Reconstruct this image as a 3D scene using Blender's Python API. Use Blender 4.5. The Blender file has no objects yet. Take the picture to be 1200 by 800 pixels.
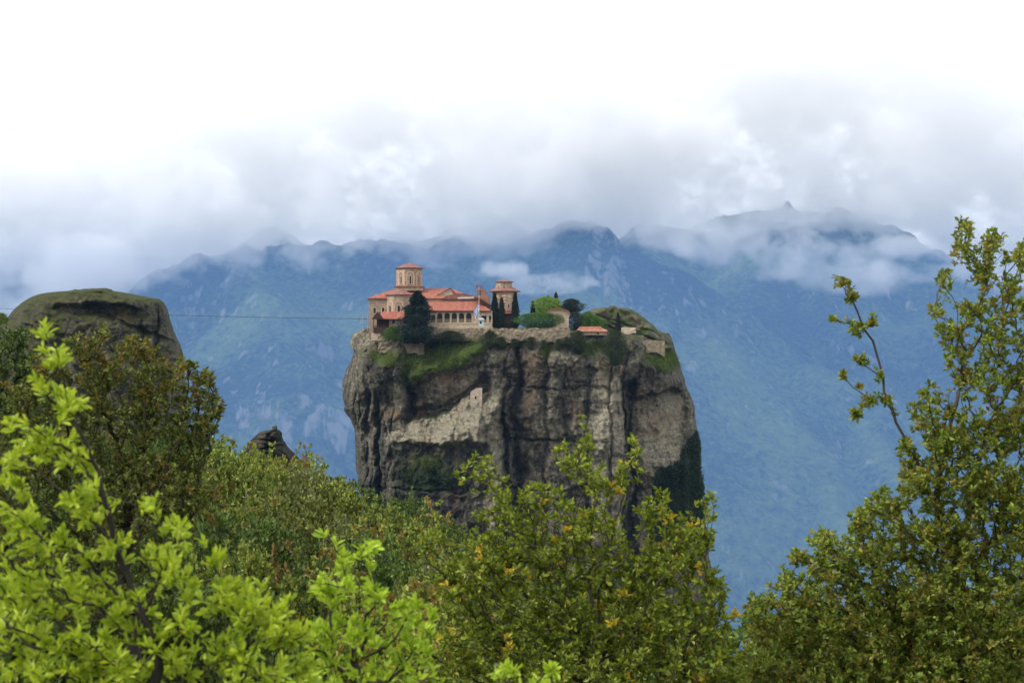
import bpy, bmesh, math, random
import numpy as np
from mathutils import Vector, Matrix

S = bpy.context.scene
COL = S.collection
R = math.radians
F = 1833.0                       # focal length in photo pixels (55 mm on a 36 mm sensor)

# ------------------------------------------------------------------ camera, world, sun, exposure
cam_d = bpy.data.cameras.new('camera')
cam_d.lens = 55.0; cam_d.sensor_width = 36.0; cam_d.sensor_fit = 'HORIZONTAL'
cam_d.clip_start = 0.1; cam_d.clip_end = 60000
cam_d.dof.use_dof = True; cam_d.dof.focus_distance = 300.0; cam_d.dof.aperture_fstop = 7.5
cam = bpy.data.objects.new('camera', cam_d); COL.objects.link(cam)
cam.location = (0, 0, 0); cam.rotation_euler = (R(90), 0, 0)
S.camera = cam

SUN_EL, SUN_AZ = R(46), R(-112)    # azimuth clockwise from +Y: light comes from behind the camera, on the left
W = bpy.data.worlds.new('World'); S.world = W; W.use_nodes = True
nt = W.node_tree; nt.nodes.clear()
def wn(t, **k):
    n = nt.nodes.new(t)
    for a, b in k.items(): setattr(n, a, b)
    return n
sky = wn('ShaderNodeTexSky', sky_type='NISHITA'); sky.sun_disc = False
sky.sun_elevation = SUN_EL; sky.sun_rotation = SUN_AZ; sky.altitude = 500; sky.air_density = 1.0; sky.dust_density = 2.0
wtc = wn('ShaderNodeTexCoord')
wmp = wn('ShaderNodeMapping'); wmp.inputs['Scale'].default_value = (2.2, 2.2, 7.0)
nz = wn('ShaderNodeTexNoise'); nz.inputs['Scale'].default_value = 1.6; nz.inputs['Detail'].default_value = 7; nz.inputs['Roughness'].default_value = 0.52; nz.inputs['Distortion'].default_value = 0.3
cr = wn('ShaderNodeValToRGB')
cr.color_ramp.elements[0].position = 0.38; cr.color_ramp.elements[0].color = (8.7, 8.85, 9.1, 1)
cr.color_ramp.elements[1].position = 0.62; cr.color_ramp.elements[1].color = (9.5, 9.5, 9.5, 1)
mx = wn('ShaderNodeMix', data_type='RGBA'); mx.inputs[0].default_value = 0.93
bg = wn('ShaderNodeBackground'); bg.inputs['Strength'].default_value = 0.1
wo = wn('ShaderNodeOutputWorld')
L = nt.links.new
L(wtc.outputs['Generated'], wmp.inputs['Vector']); L(wmp.outputs['Vector'], nz.inputs['Vector'])
L(nz.outputs['Fac'], cr.inputs['Fac']); L(sky.outputs['Color'], mx.inputs[6]); L(cr.outputs['Color'], mx.inputs[7])
L(mx.outputs[2], bg.inputs['Color']); L(bg.outputs['Background'], wo.inputs['Surface'])

sun_d = bpy.data.lights.new('sun', 'SUN'); sun_d.energy = 2.4; sun_d.angle = R(16); sun_d.color = (1.0, 0.95, 0.87)
sun = bpy.data.objects.new('sun', sun_d); COL.objects.link(sun)
sdir = Vector((math.sin(SUN_AZ)*math.cos(SUN_EL), math.cos(SUN_AZ)*math.cos(SUN_EL), math.sin(SUN_EL)))
sun.rotation_euler = sdir.to_track_quat('Z', 'Y').to_euler()
sun.location = sdir*100

S.view_settings.view_transform = 'Standard'; S.view_settings.look = 'None'
S.view_settings.exposure = 0.66; S.view_settings.gamma = 1.0; S.view_settings.use_curve_mapping = False
S.render.engine = 'CYCLES'
C = S.cycles
C.max_bounces = 16; C.diffuse_bounces = 3; C.glossy_bounces = 2; C.transmission_bounces = 4; C.transparent_max_bounces = 8
C.volume_bounces = 12
C.use_denoising = True
C.use_adaptive_sampling = True; C.adaptive_threshold = 0.02
C.caustics_reflective = False; C.caustics_refractive = False

# ------------------------------------------------------------------ helpers
def P(px, py, d):
    return Vector(((px-600.0)*d/F, d, (400.0-py)*d/F))

def lin(r, g, b):
    f = lambda c: ((c/255+0.055)/1.055)**2.4 if c > 10 else c/255/12.92
    return (f(r), f(g), f(b), 1)

def tag(o, label=None, cat=None, group=None, kind=None):
    if label: o['label'] = label
    if cat: o['category'] = cat
    if group: o['group'] = group
    if kind: o['kind'] = kind
    return o

def empty(name, loc, rz=0.0):
    o = bpy.data.objects.new(name, None); COL.objects.link(o)
    o.location = loc; o.rotation_euler = (0, 0, rz); o.empty_display_size = 0.5
    return o

def link_mesh(name, me, mat, parent=None):
    o = bpy.data.objects.new(name, me); COL.objects.link(o)
    if mat is not None:
        for m in (mat if isinstance(mat, (list, tuple)) else [mat]): me.materials.append(m)
    if parent is not None: o.parent = parent
    return o

def np_mesh(name, V, Q, smooth=False, attrs=None, mi=None):
    """V (n,3) points, Q (m,k) faces of one size (or a list of such arrays)."""
    Qs = Q if isinstance(Q, list) else [Q]
    Qs = [np.asarray(q, np.int32) for q in Qs if len(q)]
    me = bpy.data.meshes.new(name)
    V = np.asarray(V, np.float32)
    nl = sum(q.size for q in Qs); nf = sum(len(q) for q in Qs)
    me.vertices.add(len(V)); me.vertices.foreach_set('co', V.ravel())
    me.loops.add(nl); me.loops.foreach_set('vertex_index', np.concatenate([q.ravel() for q in Qs]))
    me.polygons.add(nf)
    tot = np.concatenate([np.full(len(q), q.shape[1], np.int32) for q in Qs])
    st = np.concatenate([[0], np.cumsum(tot)[:-1]]).astype(np.int32)
    me.polygons.foreach_set('loop_start', st)
    if mi is not None: me.polygons.foreach_set('material_index', np.asarray(mi, np.int32))
    me.polygons.foreach_set('use_smooth', np.full(nf, smooth, bool))
    for k, a in (attrs or {}).items():
        at = me.attributes.new(k, 'FLOAT', 'POINT'); at.data.foreach_set('value', np.asarray(a, np.float32))
    me.update(calc_edges=True); me.validate()
    return me

def bm_mesh(name, bm, smooth=False):
    bmesh.ops.recalc_face_normals(bm, faces=bm.faces[:])
    me = bpy.data.meshes.new(name); bm.to_mesh(me); bm.free()
    if smooth:
        for p in me.polygons: p.use_smooth = True
    return me

def grid_faces(nr, nc, wrap=False):
    i = np.arange(nr-1)[:, None]; j = np.arange(nc if wrap else nc-1)[None, :]
    j2 = (j+1) % nc
    return np.stack([i*nc+j, i*nc+j2, (i+1)*nc+j2, (i+1)*nc+j], -1).reshape(-1, 4)

# numpy gradient noise
_rs = np.random.RandomState(7)
_perm = _rs.permutation(256); _perm = np.concatenate([_perm, _perm, _perm])
_g = _rs.normal(size=(256, 3)); _g /= np.linalg.norm(_g, axis=1, keepdims=True)
def gnoise(x, y, z):
    x, y, z = np.broadcast_arrays(np.asarray(x, float), np.asarray(y, float), np.asarray(z, float))
    xi, yi, zi = np.floor(x).astype(int), np.floor(y).astype(int), np.floor(z).astype(int)
    xf, yf, zf = x-xi, y-yi, z-zi
    xi &= 255; yi &= 255; zi &= 255
    u, v, w = (t*t*t*(t*(t*6-15)+10) for t in (xf, yf, zf))
    def gr(a, b, c):
        h = _perm[_perm[_perm[(xi+a) & 255]+((yi+b) & 255)]+((zi+c) & 255)]
        g = _g[h]
        return g[..., 0]*(xf-a)+g[..., 1]*(yf-b)+g[..., 2]*(zf-c)
    l = lambda t, a, b: a+t*(b-a)
    return 1.6*l(w, l(v, l(u, gr(0,0,0), gr(1,0,0)), l(u, gr(0,1,0), gr(1,1,0))),
                 l(v, l(u, gr(0,0,1), gr(1,0,1)), l(u, gr(0,1,1), gr(1,1,1))))
def fbm(x, y, z, o=5, gain=0.5, lac=2.03):
    s = 0; a = 1.0; f = 1.0
    for k in range(o):
        s = s+a*gnoise(x*f+17.3*k, y*f-9.1*k, z*f+4.7*k); a *= gain; f *= lac
    return s
def ridged(x, y, z, o=5, gain=0.5, lac=2.03):
    s = 0; a = 1.0; f = 1.0
    for k in range(o):
        s = s+a*(1-np.abs(gnoise(x*f+17.3*k, y*f-9.1*k, z*f+4.7*k))*1.6); a *= gain; f *= lac
    return s/2
sstep = lambda a, b, x: (lambda t: t*t*(3-2*t))(np.clip((x-a)/(b-a), 0, 1))

# ------------------------------------------------------------------ materials
class Mat:
    def __init__(s, name):
        s.m = bpy.data.materials.new(name); s.m.use_nodes = True
        s.nt = s.m.node_tree; s.nt.nodes.clear()
        s.out = s.n('ShaderNodeOutputMaterial')
    def n(s, t, ins=None, **k):
        n = s.nt.nodes.new(t)
        for a, b in k.items(): setattr(n, a, b)
        for a, b in (ins or {}).items():
            if hasattr(b, 'is_output'): s.nt.links.new(b, n.inputs[a])
            else: n.inputs[a].default_value = b
        return n
    def l(s, a, b): s.nt.links.new(a, b)
    def attr(s, name): return s.n('ShaderNodeAttribute', attribute_name=name).outputs['Fac']
    def coord(s, scale=(1, 1, 1), which='Object'):
        tc = s.n('ShaderNodeTexCoord')
        return s.n('ShaderNodeMapping', {'Vector': tc.outputs[which], 'Scale': scale}).outputs[0]
    def geo(s, scale=(1, 1, 1)):
        g = s.n('ShaderNodeNewGeometry')
        return s.n('ShaderNodeMapping', {'Vector': g.outputs['Position'], 'Scale': scale}).outputs[0]
    def noise(s, vec, scale, detail=4, rough=0.55, dist=0.0):
        return s.n('ShaderNodeTexNoise', {'Vector': vec, 'Scale': scale, 'Detail': detail, 'Roughness': rough, 'Distortion': dist}).outputs['Fac']
    def ramp(s, fac, stops, interp='LINEAR'):
        r = s.n('ShaderNodeValToRGB'); r.color_ramp.interpolation = interp
        e = r.color_ramp.elements
        while len(e) < len(stops): e.new(0.5)
        for el, (p, c) in zip(e, stops):
            el.position = p; el.color = c if not isinstance(c, (int, float)) else (c, c, c, 1)
        s.l(fac, r.inputs['Fac']); return r.outputs['Color']
    def mix(s, fac, a, b, blend='MIX'):
        n = s.n('ShaderNodeMix', data_type='RGBA', blend_type=blend)
        for i, v in ((0, fac), (6, a), (7, b)):
            if hasattr(v, 'is_output'): s.l(v, n.inputs[i])
            else: n.inputs[i].default_value = v
        return n.outputs[2]
    def math(s, op, a, b=0.0, clamp=False):
        n = s.n('ShaderNodeMath', operation=op, use_clamp=clamp)
        for i, v in ((0, a), (1, b)):
            if hasattr(v, 'is_output'): s.l(v, n.inputs[i])
            else: n.inputs[i].default_value = v
        return n.outputs[0]
    def bump(s, h, strength=0.5, dist=0.1, normal=None):
        d = {'Height': h, 'Strength': strength, 'Distance': dist}
        if normal is not None: d['Normal'] = normal
        return s.n('ShaderNodeBump', d).outputs[0]
    def bsdf(s, color, rough=0.8, normal=None, spec=0.3, **k):
        b = s.n('ShaderNodeBsdfPrincipled', {'Base Color': color, 'Roughness': rough, 'Specular IOR Level': spec})
        if normal is not None: s.l(normal, b.inputs['Normal'])
        for a, v in k.items():
            b.inputs[a].default_value = v
        s.l(b.outputs[0], s.out.inputs['Surface']); return s.m

# ------------------------------------------------------------------ haze
HAZE_END = 15000.0; MS = 3.0
def box_mesh(name, lo, hi):
    bm = bmesh.new(); bmesh.ops.create_cube(bm, size=1.0)
    for v in bm.verts:
        v.co = Vector([(lo[i]+hi[i])/2+v.co[i]*(hi[i]-lo[i]) for i in range(3)])
    return bm_mesh(name, bm)
hm = bpy.data.materials.new('haze_air'); hm.use_nodes = True
t = hm.node_tree; t.nodes.clear()
pv = t.nodes.new('ShaderNodeVolumePrincipled'); ho = t.nodes.new('ShaderNodeOutputMaterial')
pv.inputs['Color'].default_value = (0.178, 0.352, 0.69, 1); pv.inputs['Density'].default_value = 0.56e-4; pv.inputs['Anisotropy'].default_value = 0.0
t.links.new(pv.outputs[0], ho.inputs['Volume'])
hz = link_mesh('haze', box_mesh('haze', (-13000, -300, -2981), (13000, HAZE_END, 800)), hm); tag(hz, kind='stuff')

# ------------------------------------------------------------------ mountains (beyond the haze box: their foot starts at y = 5010)
Z_FLOOR = -980.0
def seg_ridge(X, Y, pts, k, wob=None):
    """Highest of the cones round a 3-D polyline: line height minus k times the distance from it."""
    best = np.full(X.shape, -1e9)
    for a, b in zip(pts[:-1], pts[1:]):
        dx, dy = b.x-a.x, b.y-a.y
        tt = np.clip(((X-a.x)*dx+(Y-a.y)*dy)/(dx*dx+dy*dy+1e-9), 0, 1)
        d = np.hypot(X-(a.x+tt*dx), Y-(a.y+tt*dy))
        best = np.maximum(best, a.z+tt*(b.z-a.z)-k*d)
    return best
RIDGES = [  # (px, py, depth) down each crest, slope
    ([(-300,400,9000),(60,372,8400),(140,342,8300),(200,298,8400),(350,280,8500),(450,276,8500),(550,270,8500),(600,268,8500),(640,260,8500)], .62),
    ([(640,260,8500),(664,254,8480),(688,249,8450),(694,252,8440)], 1.0),
    ([(690,250,8450),(704,285,8100),(716,335,7600),(730,400,7000),(750,520,6200)], 1.05),
    ([(686,250,8450),(640,330,7500),(610,430,6700),(590,560,5900)], .62),
    ([(450,276,8500),(470,370,7300),(490,470,6300)], .6),
    ([(300,283,8500),(330,370,7100),(350,430,6300)], .6),
    ([(140,342,8300),(170,400,7300),(190,460,6400)], .6),
    ([(190,410,6000),(259,439,5900),(294,456,5850),(331,445,5850),(354,448,5850),(409,468,5900),(470,520,5800)], 1.0),
    ([(-300,290,11500),(0,246,11500),(40,268,11400),(200,330,11300),(260,290,11300),(318,256,11300),(350,296,11300),(520,272,11300),(580,246,11400),(640,274,11300),(715,280,11000),(756,254,11000),(805,258,11200),(866,246,11200),(930,238,11000),(1000,243,11000),(1040,258,11000),(1100,288,11000),(1170,318,11000),(1300,370,11000),(1500,420,11000)], .6),
    ([(756,255,11000),(770,330,9600),(800,420,8200)], .62),
    ([(930,230,11000),(880,320,9500),(835,400,8500),(860,450,7700),(920,520,6900),(1000,612,6100)], .58),
    ([(1000,238,11000),(960,330,9500),(985,400,8500),(1050,500,7300),(1100,590,6300)], .6),
    ([(1040,258,11000),(1100,340,9500),(1150,420,8300),(1200,520,7000)], .6),
    ([(835,600,6000),(850,610,5900),(960,700,5500)], .8),
]
def build_mountains():
    px = np.linspace(-420, 1620, 860); d = np.concatenate([np.linspace(5010, 9000, 400), np.linspace(9025, 12600, 110)])
    PX, D = np.meshgrid(px, d); X = (PX-600)*D/F; Y = D
    wx = X+170*fbm(X/900, Y/900, 0.3, 4); wy = Y+170*fbm(X/900+40, Y/900, 7.7, 4)
    H = np.full(X.shape, -1e9)
    for pts, k in RIDGES:
        w = 0.55 if len(pts) > 3 and pts[0][2] > 8300 and pts[-1][2] > 8300 else 0.8
        H = np.maximum(H, seg_ridge(X+(wx-X)*w, Y+(wy-Y)*w, [P(*q) for q in pts], k))
    rel = np.clip((H-Z_FLOOR)/900, 0, 1)
    H = H+rel**.5*(120*(ridged(X/620, Y/620, 1.5, 5)-.8)+45*(ridged(X/190, Y/190, 3.5, 4)-.8)+16*(ridged(X/70, Y/70, 6.1, 4)-.8)+7*fbm(X/35, Y/35, 2.2, 3))
    H = np.maximum(H, Z_FLOOR+40*fbm(X/700, Y/700, 9.0, 4))
    H[0, :] = np.minimum(H[0, :], Z_FLOOR-60)
    V = np.stack([X, Y, H], -1).reshape(-1, 3)*MS
    PYs = 400-H*F/D
    meadow = np.zeros_like(H)
    for a, b, c in (((835,400),(1000,612),22), ((860,470),(930,560),30), ((960,420),(1050,560),16), ((300,330),(420,380),26), ((480,330),(640,300),18), ((1080,480),(1120,600),25)):
        t = np.clip(((PX-a[0])*(b[0]-a[0])+(PYs-a[1])*(b[1]-a[1]))/((b[0]-a[0])**2+(b[1]-a[1])**2), 0, 1)
        meadow = np.maximum(meadow, np.exp(-(np.hypot(PX-a[0]-t*(b[0]-a[0]), PYs-a[1]-t*(b[1]-a[1]))/c)**2))
    crag = np.exp(-((PX-340)/80)**4-((PYs-485)/45)**4)+np.exp(-((PX-705)/25)**2-((PYs-310)/45)**2)*.9+np.exp(-((PX-690)/30)**2-((PYs-262)/12)**2)*.6
    m = Mat('mountain_slopes')
    g = m.geo((.001/MS, .001/MS, .001/MS))
    big = m.noise(g, 1.1, 4, .55)
    scrub = m.noise(g, 26, 8, .78)
    base = m.ramp(m.math('ADD', m.math('MULTIPLY', big, .4), m.math('ADD', m.math('MULTIPLY', scrub, .6), m.math('MULTIPLY', m.attr('meadow'), .055))),
                  [(.40, (.012, .020, .014, 1)), (.47, (.03, .05, .025, 1)), (.53, (.095, .145, .045, 1)), (.64, (.18, .25, .075, 1))])
    # bare limestone where the slope is steep and in streaks down the gullies
    n = m.n('ShaderNodeNewGeometry'); sp = m.n('ShaderNodeSeparateXYZ', {0: n.outputs['Normal']})
    steep = m.math('SUBTRACT', 1.0, sp.outputs['Z'])
    st = m.noise(m.geo((.012/MS, .004/MS, .0035/MS)), 1.0, 6, .68, 0.6)
    fac = m.math('ADD', m.math('MULTIPLY', steep, .42), m.math('ADD', m.math('MULTIPLY', st, .8), m.math('MULTIPLY', m.attr('crag'), .09)))
    rock = m.ramp(fac, [(.60, 0.0), (.69, .9)])
    col = m.mix(rock, base, (.33, .325, .305, 1))
    mat = m.bsdf(col, .95, m.bump(scrub, 1.0, 38.0*MS), .1)
    o = link_mesh('mountains', np_mesh('mountains', V, grid_faces(*X.shape), True, dict(meadow=meadow.ravel(), crag=np.clip(crag, 0, 1).ravel())), mat); tag(o, kind='structure')
build_mountains()

# ------------------------------------------------------------------ low cloud lying on the mountain (a volume grid from noise)
def build_cloud(name, lo, hi, res, blobs, base_curve, sig, seed, top_curve=None):
    """A cloud bank: density field on a grid. blobs: (x,y,z,rx,ry,rz,strength)."""
    g = bpy.data.node_groups.new(name, 'GeometryNodeTree')
    g.interface.new_socket('Geometry', in_out='INPUT', socket_type='NodeSocketGeometry')
    g.interface.new_socket('Geometry', in_out='OUTPUT', socket_type='NodeSocketGeometry')
    N = g.nodes.new; l = g.links.new
    def mt(op, a, b=None, c=None):
        n = N('ShaderNodeMath'); n.operation = op
        for i, v in enumerate((a, b, c)):
            if v is None: continue
            if hasattr(v, 'is_output'): l(v, n.inputs[i])
            else: n.inputs[i].default_value = v
        return n.outputs[0]
    def vm(op, a, b):
        n = N('ShaderNodeVectorMath'); n.operation = op
        for i, v in enumerate((a, b)):
            if hasattr(v, 'is_output'): l(v, n.inputs[i])
            else: n.inputs[i].default_value = v
        return n.outputs['Value'] if op == 'DOT_PRODUCT' else n.outputs['Vector']
    pos = N('GeometryNodeInputPosition').outputs[0]
    sx = N('ShaderNodeSeparateXYZ'); l(pos, sx.inputs[0]); x, y, z = sx.outputs
    def noise(scale, detail, rough, vec=None, dist=0.0, off=0.0):
        n = N('ShaderNodeTexNoise'); n.noise_dimensions = '3D'
        v = vm('ADD', vm('MULTIPLY', vec if vec is not None else pos, (scale, scale, scale*1.25)), (seed+off, off, 3.1*seed))
        l(v, n.inputs['Vector']); n.inputs['Scale'].default_value = 1.0
        n.inputs['Detail'].default_value = detail; n.inputs['Roughness'].default_value = rough; n.inputs['Distortion'].default_value = dist
        return n.outputs[0]
    n1 = mt('SUBTRACT', noise(1/900, 2, .5), .5)
    n2 = mt('SUBTRACT', noise(1/420, 8, .56, dist=.2, off=11.0), .5)
    n3 = mt('SUBTRACT', noise(1/125, 5, .6, dist=.4, off=5.0), .5)
    acc = None
    def curve(val, pts, a, b, lo_v, hi_v):
        t = mt('DIVIDE', mt('SUBTRACT', val, a), b-a)
        c = N('ShaderNodeFloatCurve'); l(t, c.inputs['Value']); cu = c.mapping.curves[0]
        q = [((p-a)/(b-a), (v-lo_v)/(hi_v-lo_v)) for p, v in pts]
        cu.points[0].location = q[0]; cu.points[1].location = q[-1]
        for p in q[1:-1]: cu.points.new(*p)
        c.mapping.update()
        return mt('ADD', mt('MULTIPLY', c.outputs[0], hi_v-lo_v), lo_v)
    if base_curve:
        zs = [v for p, v in base_curve]+[v for p, v in top_curve]
        zb = curve(x, base_curve, lo[0], hi[0], min(zs), max(zs))
        zt = curve(x, top_curve, lo[0], hi[0], min(zs), max(zs))
        up = mt('DIVIDE', mt('SUBTRACT', z, zb), 90.0)
        dn = mt('DIVIDE', mt('SUBTRACT', zt, z), 190.0)
        fr = mt('DIVIDE', mt('SUBTRACT', y, lo[1]+850), 200.0)
        bk = mt('DIVIDE', mt('SUBTRACT', hi[1]-180, y), 160.0)
        m = mt('MINIMUM', mt('MINIMUM', up, dn), mt('MINIMUM', fr, bk))
        acc = mt('MINIMUM', m, .5)
    for bx, by, bz, rx, ry, rz, s in blobs:
        v = vm('MULTIPLY', vm('SUBTRACT', pos, (bx, by, bz)), (1/rx, 1/ry, 1/rz))
        q = mt('MULTIPLY', mt('SUBTRACT', 1.0, vm('DOT_PRODUCT', v, v)), s)
        q = mt('MINIMUM', q, .6)
        acc = q if acc is None else mt('MAXIMUM', acc, q)
    f = mt('ADD', mt('ADD', acc, mt('MULTIPLY', n1, 3.0)), mt('ADD', mt('MULTIPLY', n2, 7.5), mt('MULTIPLY', n3, 4.8)))
    # fade to nothing at the faces of the grid
    mr = N('ShaderNodeMapRange'); mr.interpolation_type = 'SMOOTHSTEP'; l(f, mr.inputs[0])
    mr.inputs[1].default_value = 0.0; mr.inputs[2].default_value = 0.6
    vc = N('GeometryNodeVolumeCube')
    l(mr.outputs[0], vc.inputs['Density'])
    vc.inputs['Min'].default_value = lo; vc.inputs['Max'].default_value = hi
    for k, r in zip('XYZ', res): vc.inputs['Resolution '+k].default_value = r
    sm = N('GeometryNodeSetMaterial')
    m_ = bpy.data.materials.new(name); m_.use_nodes = True; t_ = m_.node_tree; t_.nodes.clear()
    vi = t_.nodes.new('ShaderNodeVolumeInfo'); mu = t_.nodes.new('ShaderNodeMath'); mu.operation = 'MULTIPLY'; mu.inputs[1].default_value = sig/MS
    vs = t_.nodes.new('ShaderNodeVolumePrincipled'); vs.inputs['Color'].default_value = (1, 1, 1, 1); vs.inputs['Anisotropy'].default_value = 0.0
    vs.inputs['Density Attribute'].default_value = ''
    oo = t_.nodes.new('ShaderNodeOutputMaterial')
    t_.links.new(vi.outputs['Density'], mu.inputs[0]); t_.links.new(mu.outputs[0], vs.inputs['Density']); t_.links.new(vs.outputs[0], oo.inputs['Volume'])
    sm.inputs['Material'].default_value = m_
    l(vc.outputs[0], sm.inputs[0])
    go = N('NodeGroupOutput'); l(sm.outputs[0], go.inputs[0])
    vol = bpy.data.volumes.new(name); vol.materials.append(m_)
    o = bpy.data.objects.new(name, vol); COL.objects.link(o)
    md = o.modifiers.new('cloud', 'NODES'); md.node_group = g
    o.scale = (MS, MS, MS)
    vol.render.step_size = CLOUD_STEP
    tag(o, kind='stuff')
    return o
CLOUD_STEP = 26.0
def cx(px, d): return (px-600)*d/F
def czz(py, d): return (400-py)*d/F
CD = 8100.0
cb = [(-420,420),(-150,400),(0,372),(120,352),(175,325),(230,296),(300,300),(400,280),(500,272),(600,270),(680,246),(760,268),(830,280),(880,276),(930,256),(1000,240),(1060,246),(1150,288),(1300,330),(1620,380)]
ct = [(-420,150),(0,170),(130,150),(240,100),(350,30),(420,60),(520,30),(600,40),(800,0),(900,-20),(1000,20),(1300,30),(1620,30)]
bl = [(940,296,7900,70,30,1.0),(995,322,7900,80,22,.7),(868,285,7900,60,24,.8),(900,318,7900,40,14,.6),(650,333,7300,62,13,.7),(590,318,7300,30,12,.5),(60,310,7600,110,40,1.0),(1110,320,8000,60,14,.5),(1060,290,8000,40,14,.5)]
blobs = [(cx(p, d), d, czz(q, d), rx*d/F, 260, ry*d/F, s*2.2) for p, q, d, rx, ry, s in bl]
build_cloud('cloud_bank', (cx(-420, CD), 6900, 60), (cx(1620, CD), 8950, 1950), (620, 106, 170), blobs,
            [(cx(a, CD), czz(b, CD)-75) for a, b in cb], .0125, 5.0, [(cx(a, CD), czz(b, CD)) for a, b in ct])

# ------------------------------------------------------------------ ground: the hillside one stands on, falling away to the valley
def ground_z(x, y):
    x = np.asarray(x, float); y = np.asarray(y, float)
    yy = np.maximum(y, 0)
    near = -1.75-.22*np.minimum(yy, 40)-.045*np.clip(yy-40, 0, 90)-(.30+.12*(x > 0))*np.clip(x, -40, 40)*sstep(2, 30, yy)+.0*x
    near = near-np.minimum(np.minimum(y, 0)*.05, 0)
    far = sstep(60, 400, y)*-135-np.clip(y-420, 0, None)*.188
    lat = -sstep(60, 900, np.abs(x))*60*sstep(-200, 200, y)
    return near+far+lat+.25*fbm(x/6, y/6, .4, 4)+sstep(60, 400, y)*9*fbm(x/90, y/90, 2.4, 4)
def build_ground():
    ys = np.concatenate([np.linspace(-250, -6, 30), np.linspace(-5, 130, 220), np.geomspace(132, 14985, 170)])
    xs = np.concatenate([-np.geomspace(12900, 42, 75), np.linspace(-41, 41, 170), np.geomspace(42, 12900, 75)])
    X, Y = np.meshgrid(xs, ys); Z = np.maximum(ground_z(X, Y), -2970)
    m = Mat('hill_soil_and_grass'); g = m.geo()
    col = m.ramp(m.noise(g, .9, 6, .65), [(.3, (.03, .028, .016, 1)), (.5, (.045, .055, .02, 1)), (.7, (.07, .085, .03, 1))])
    o = link_mesh('ground', np_mesh('ground', np.stack([X, Y, Z], -1).reshape(-1, 3), grid_faces(*X.shape), True), m.bsdf(col, .95, m.bump(m.noise(g, 6, 5, .6), .6, .08), .1))
    tag(o, kind='structure')
build_ground()

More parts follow.
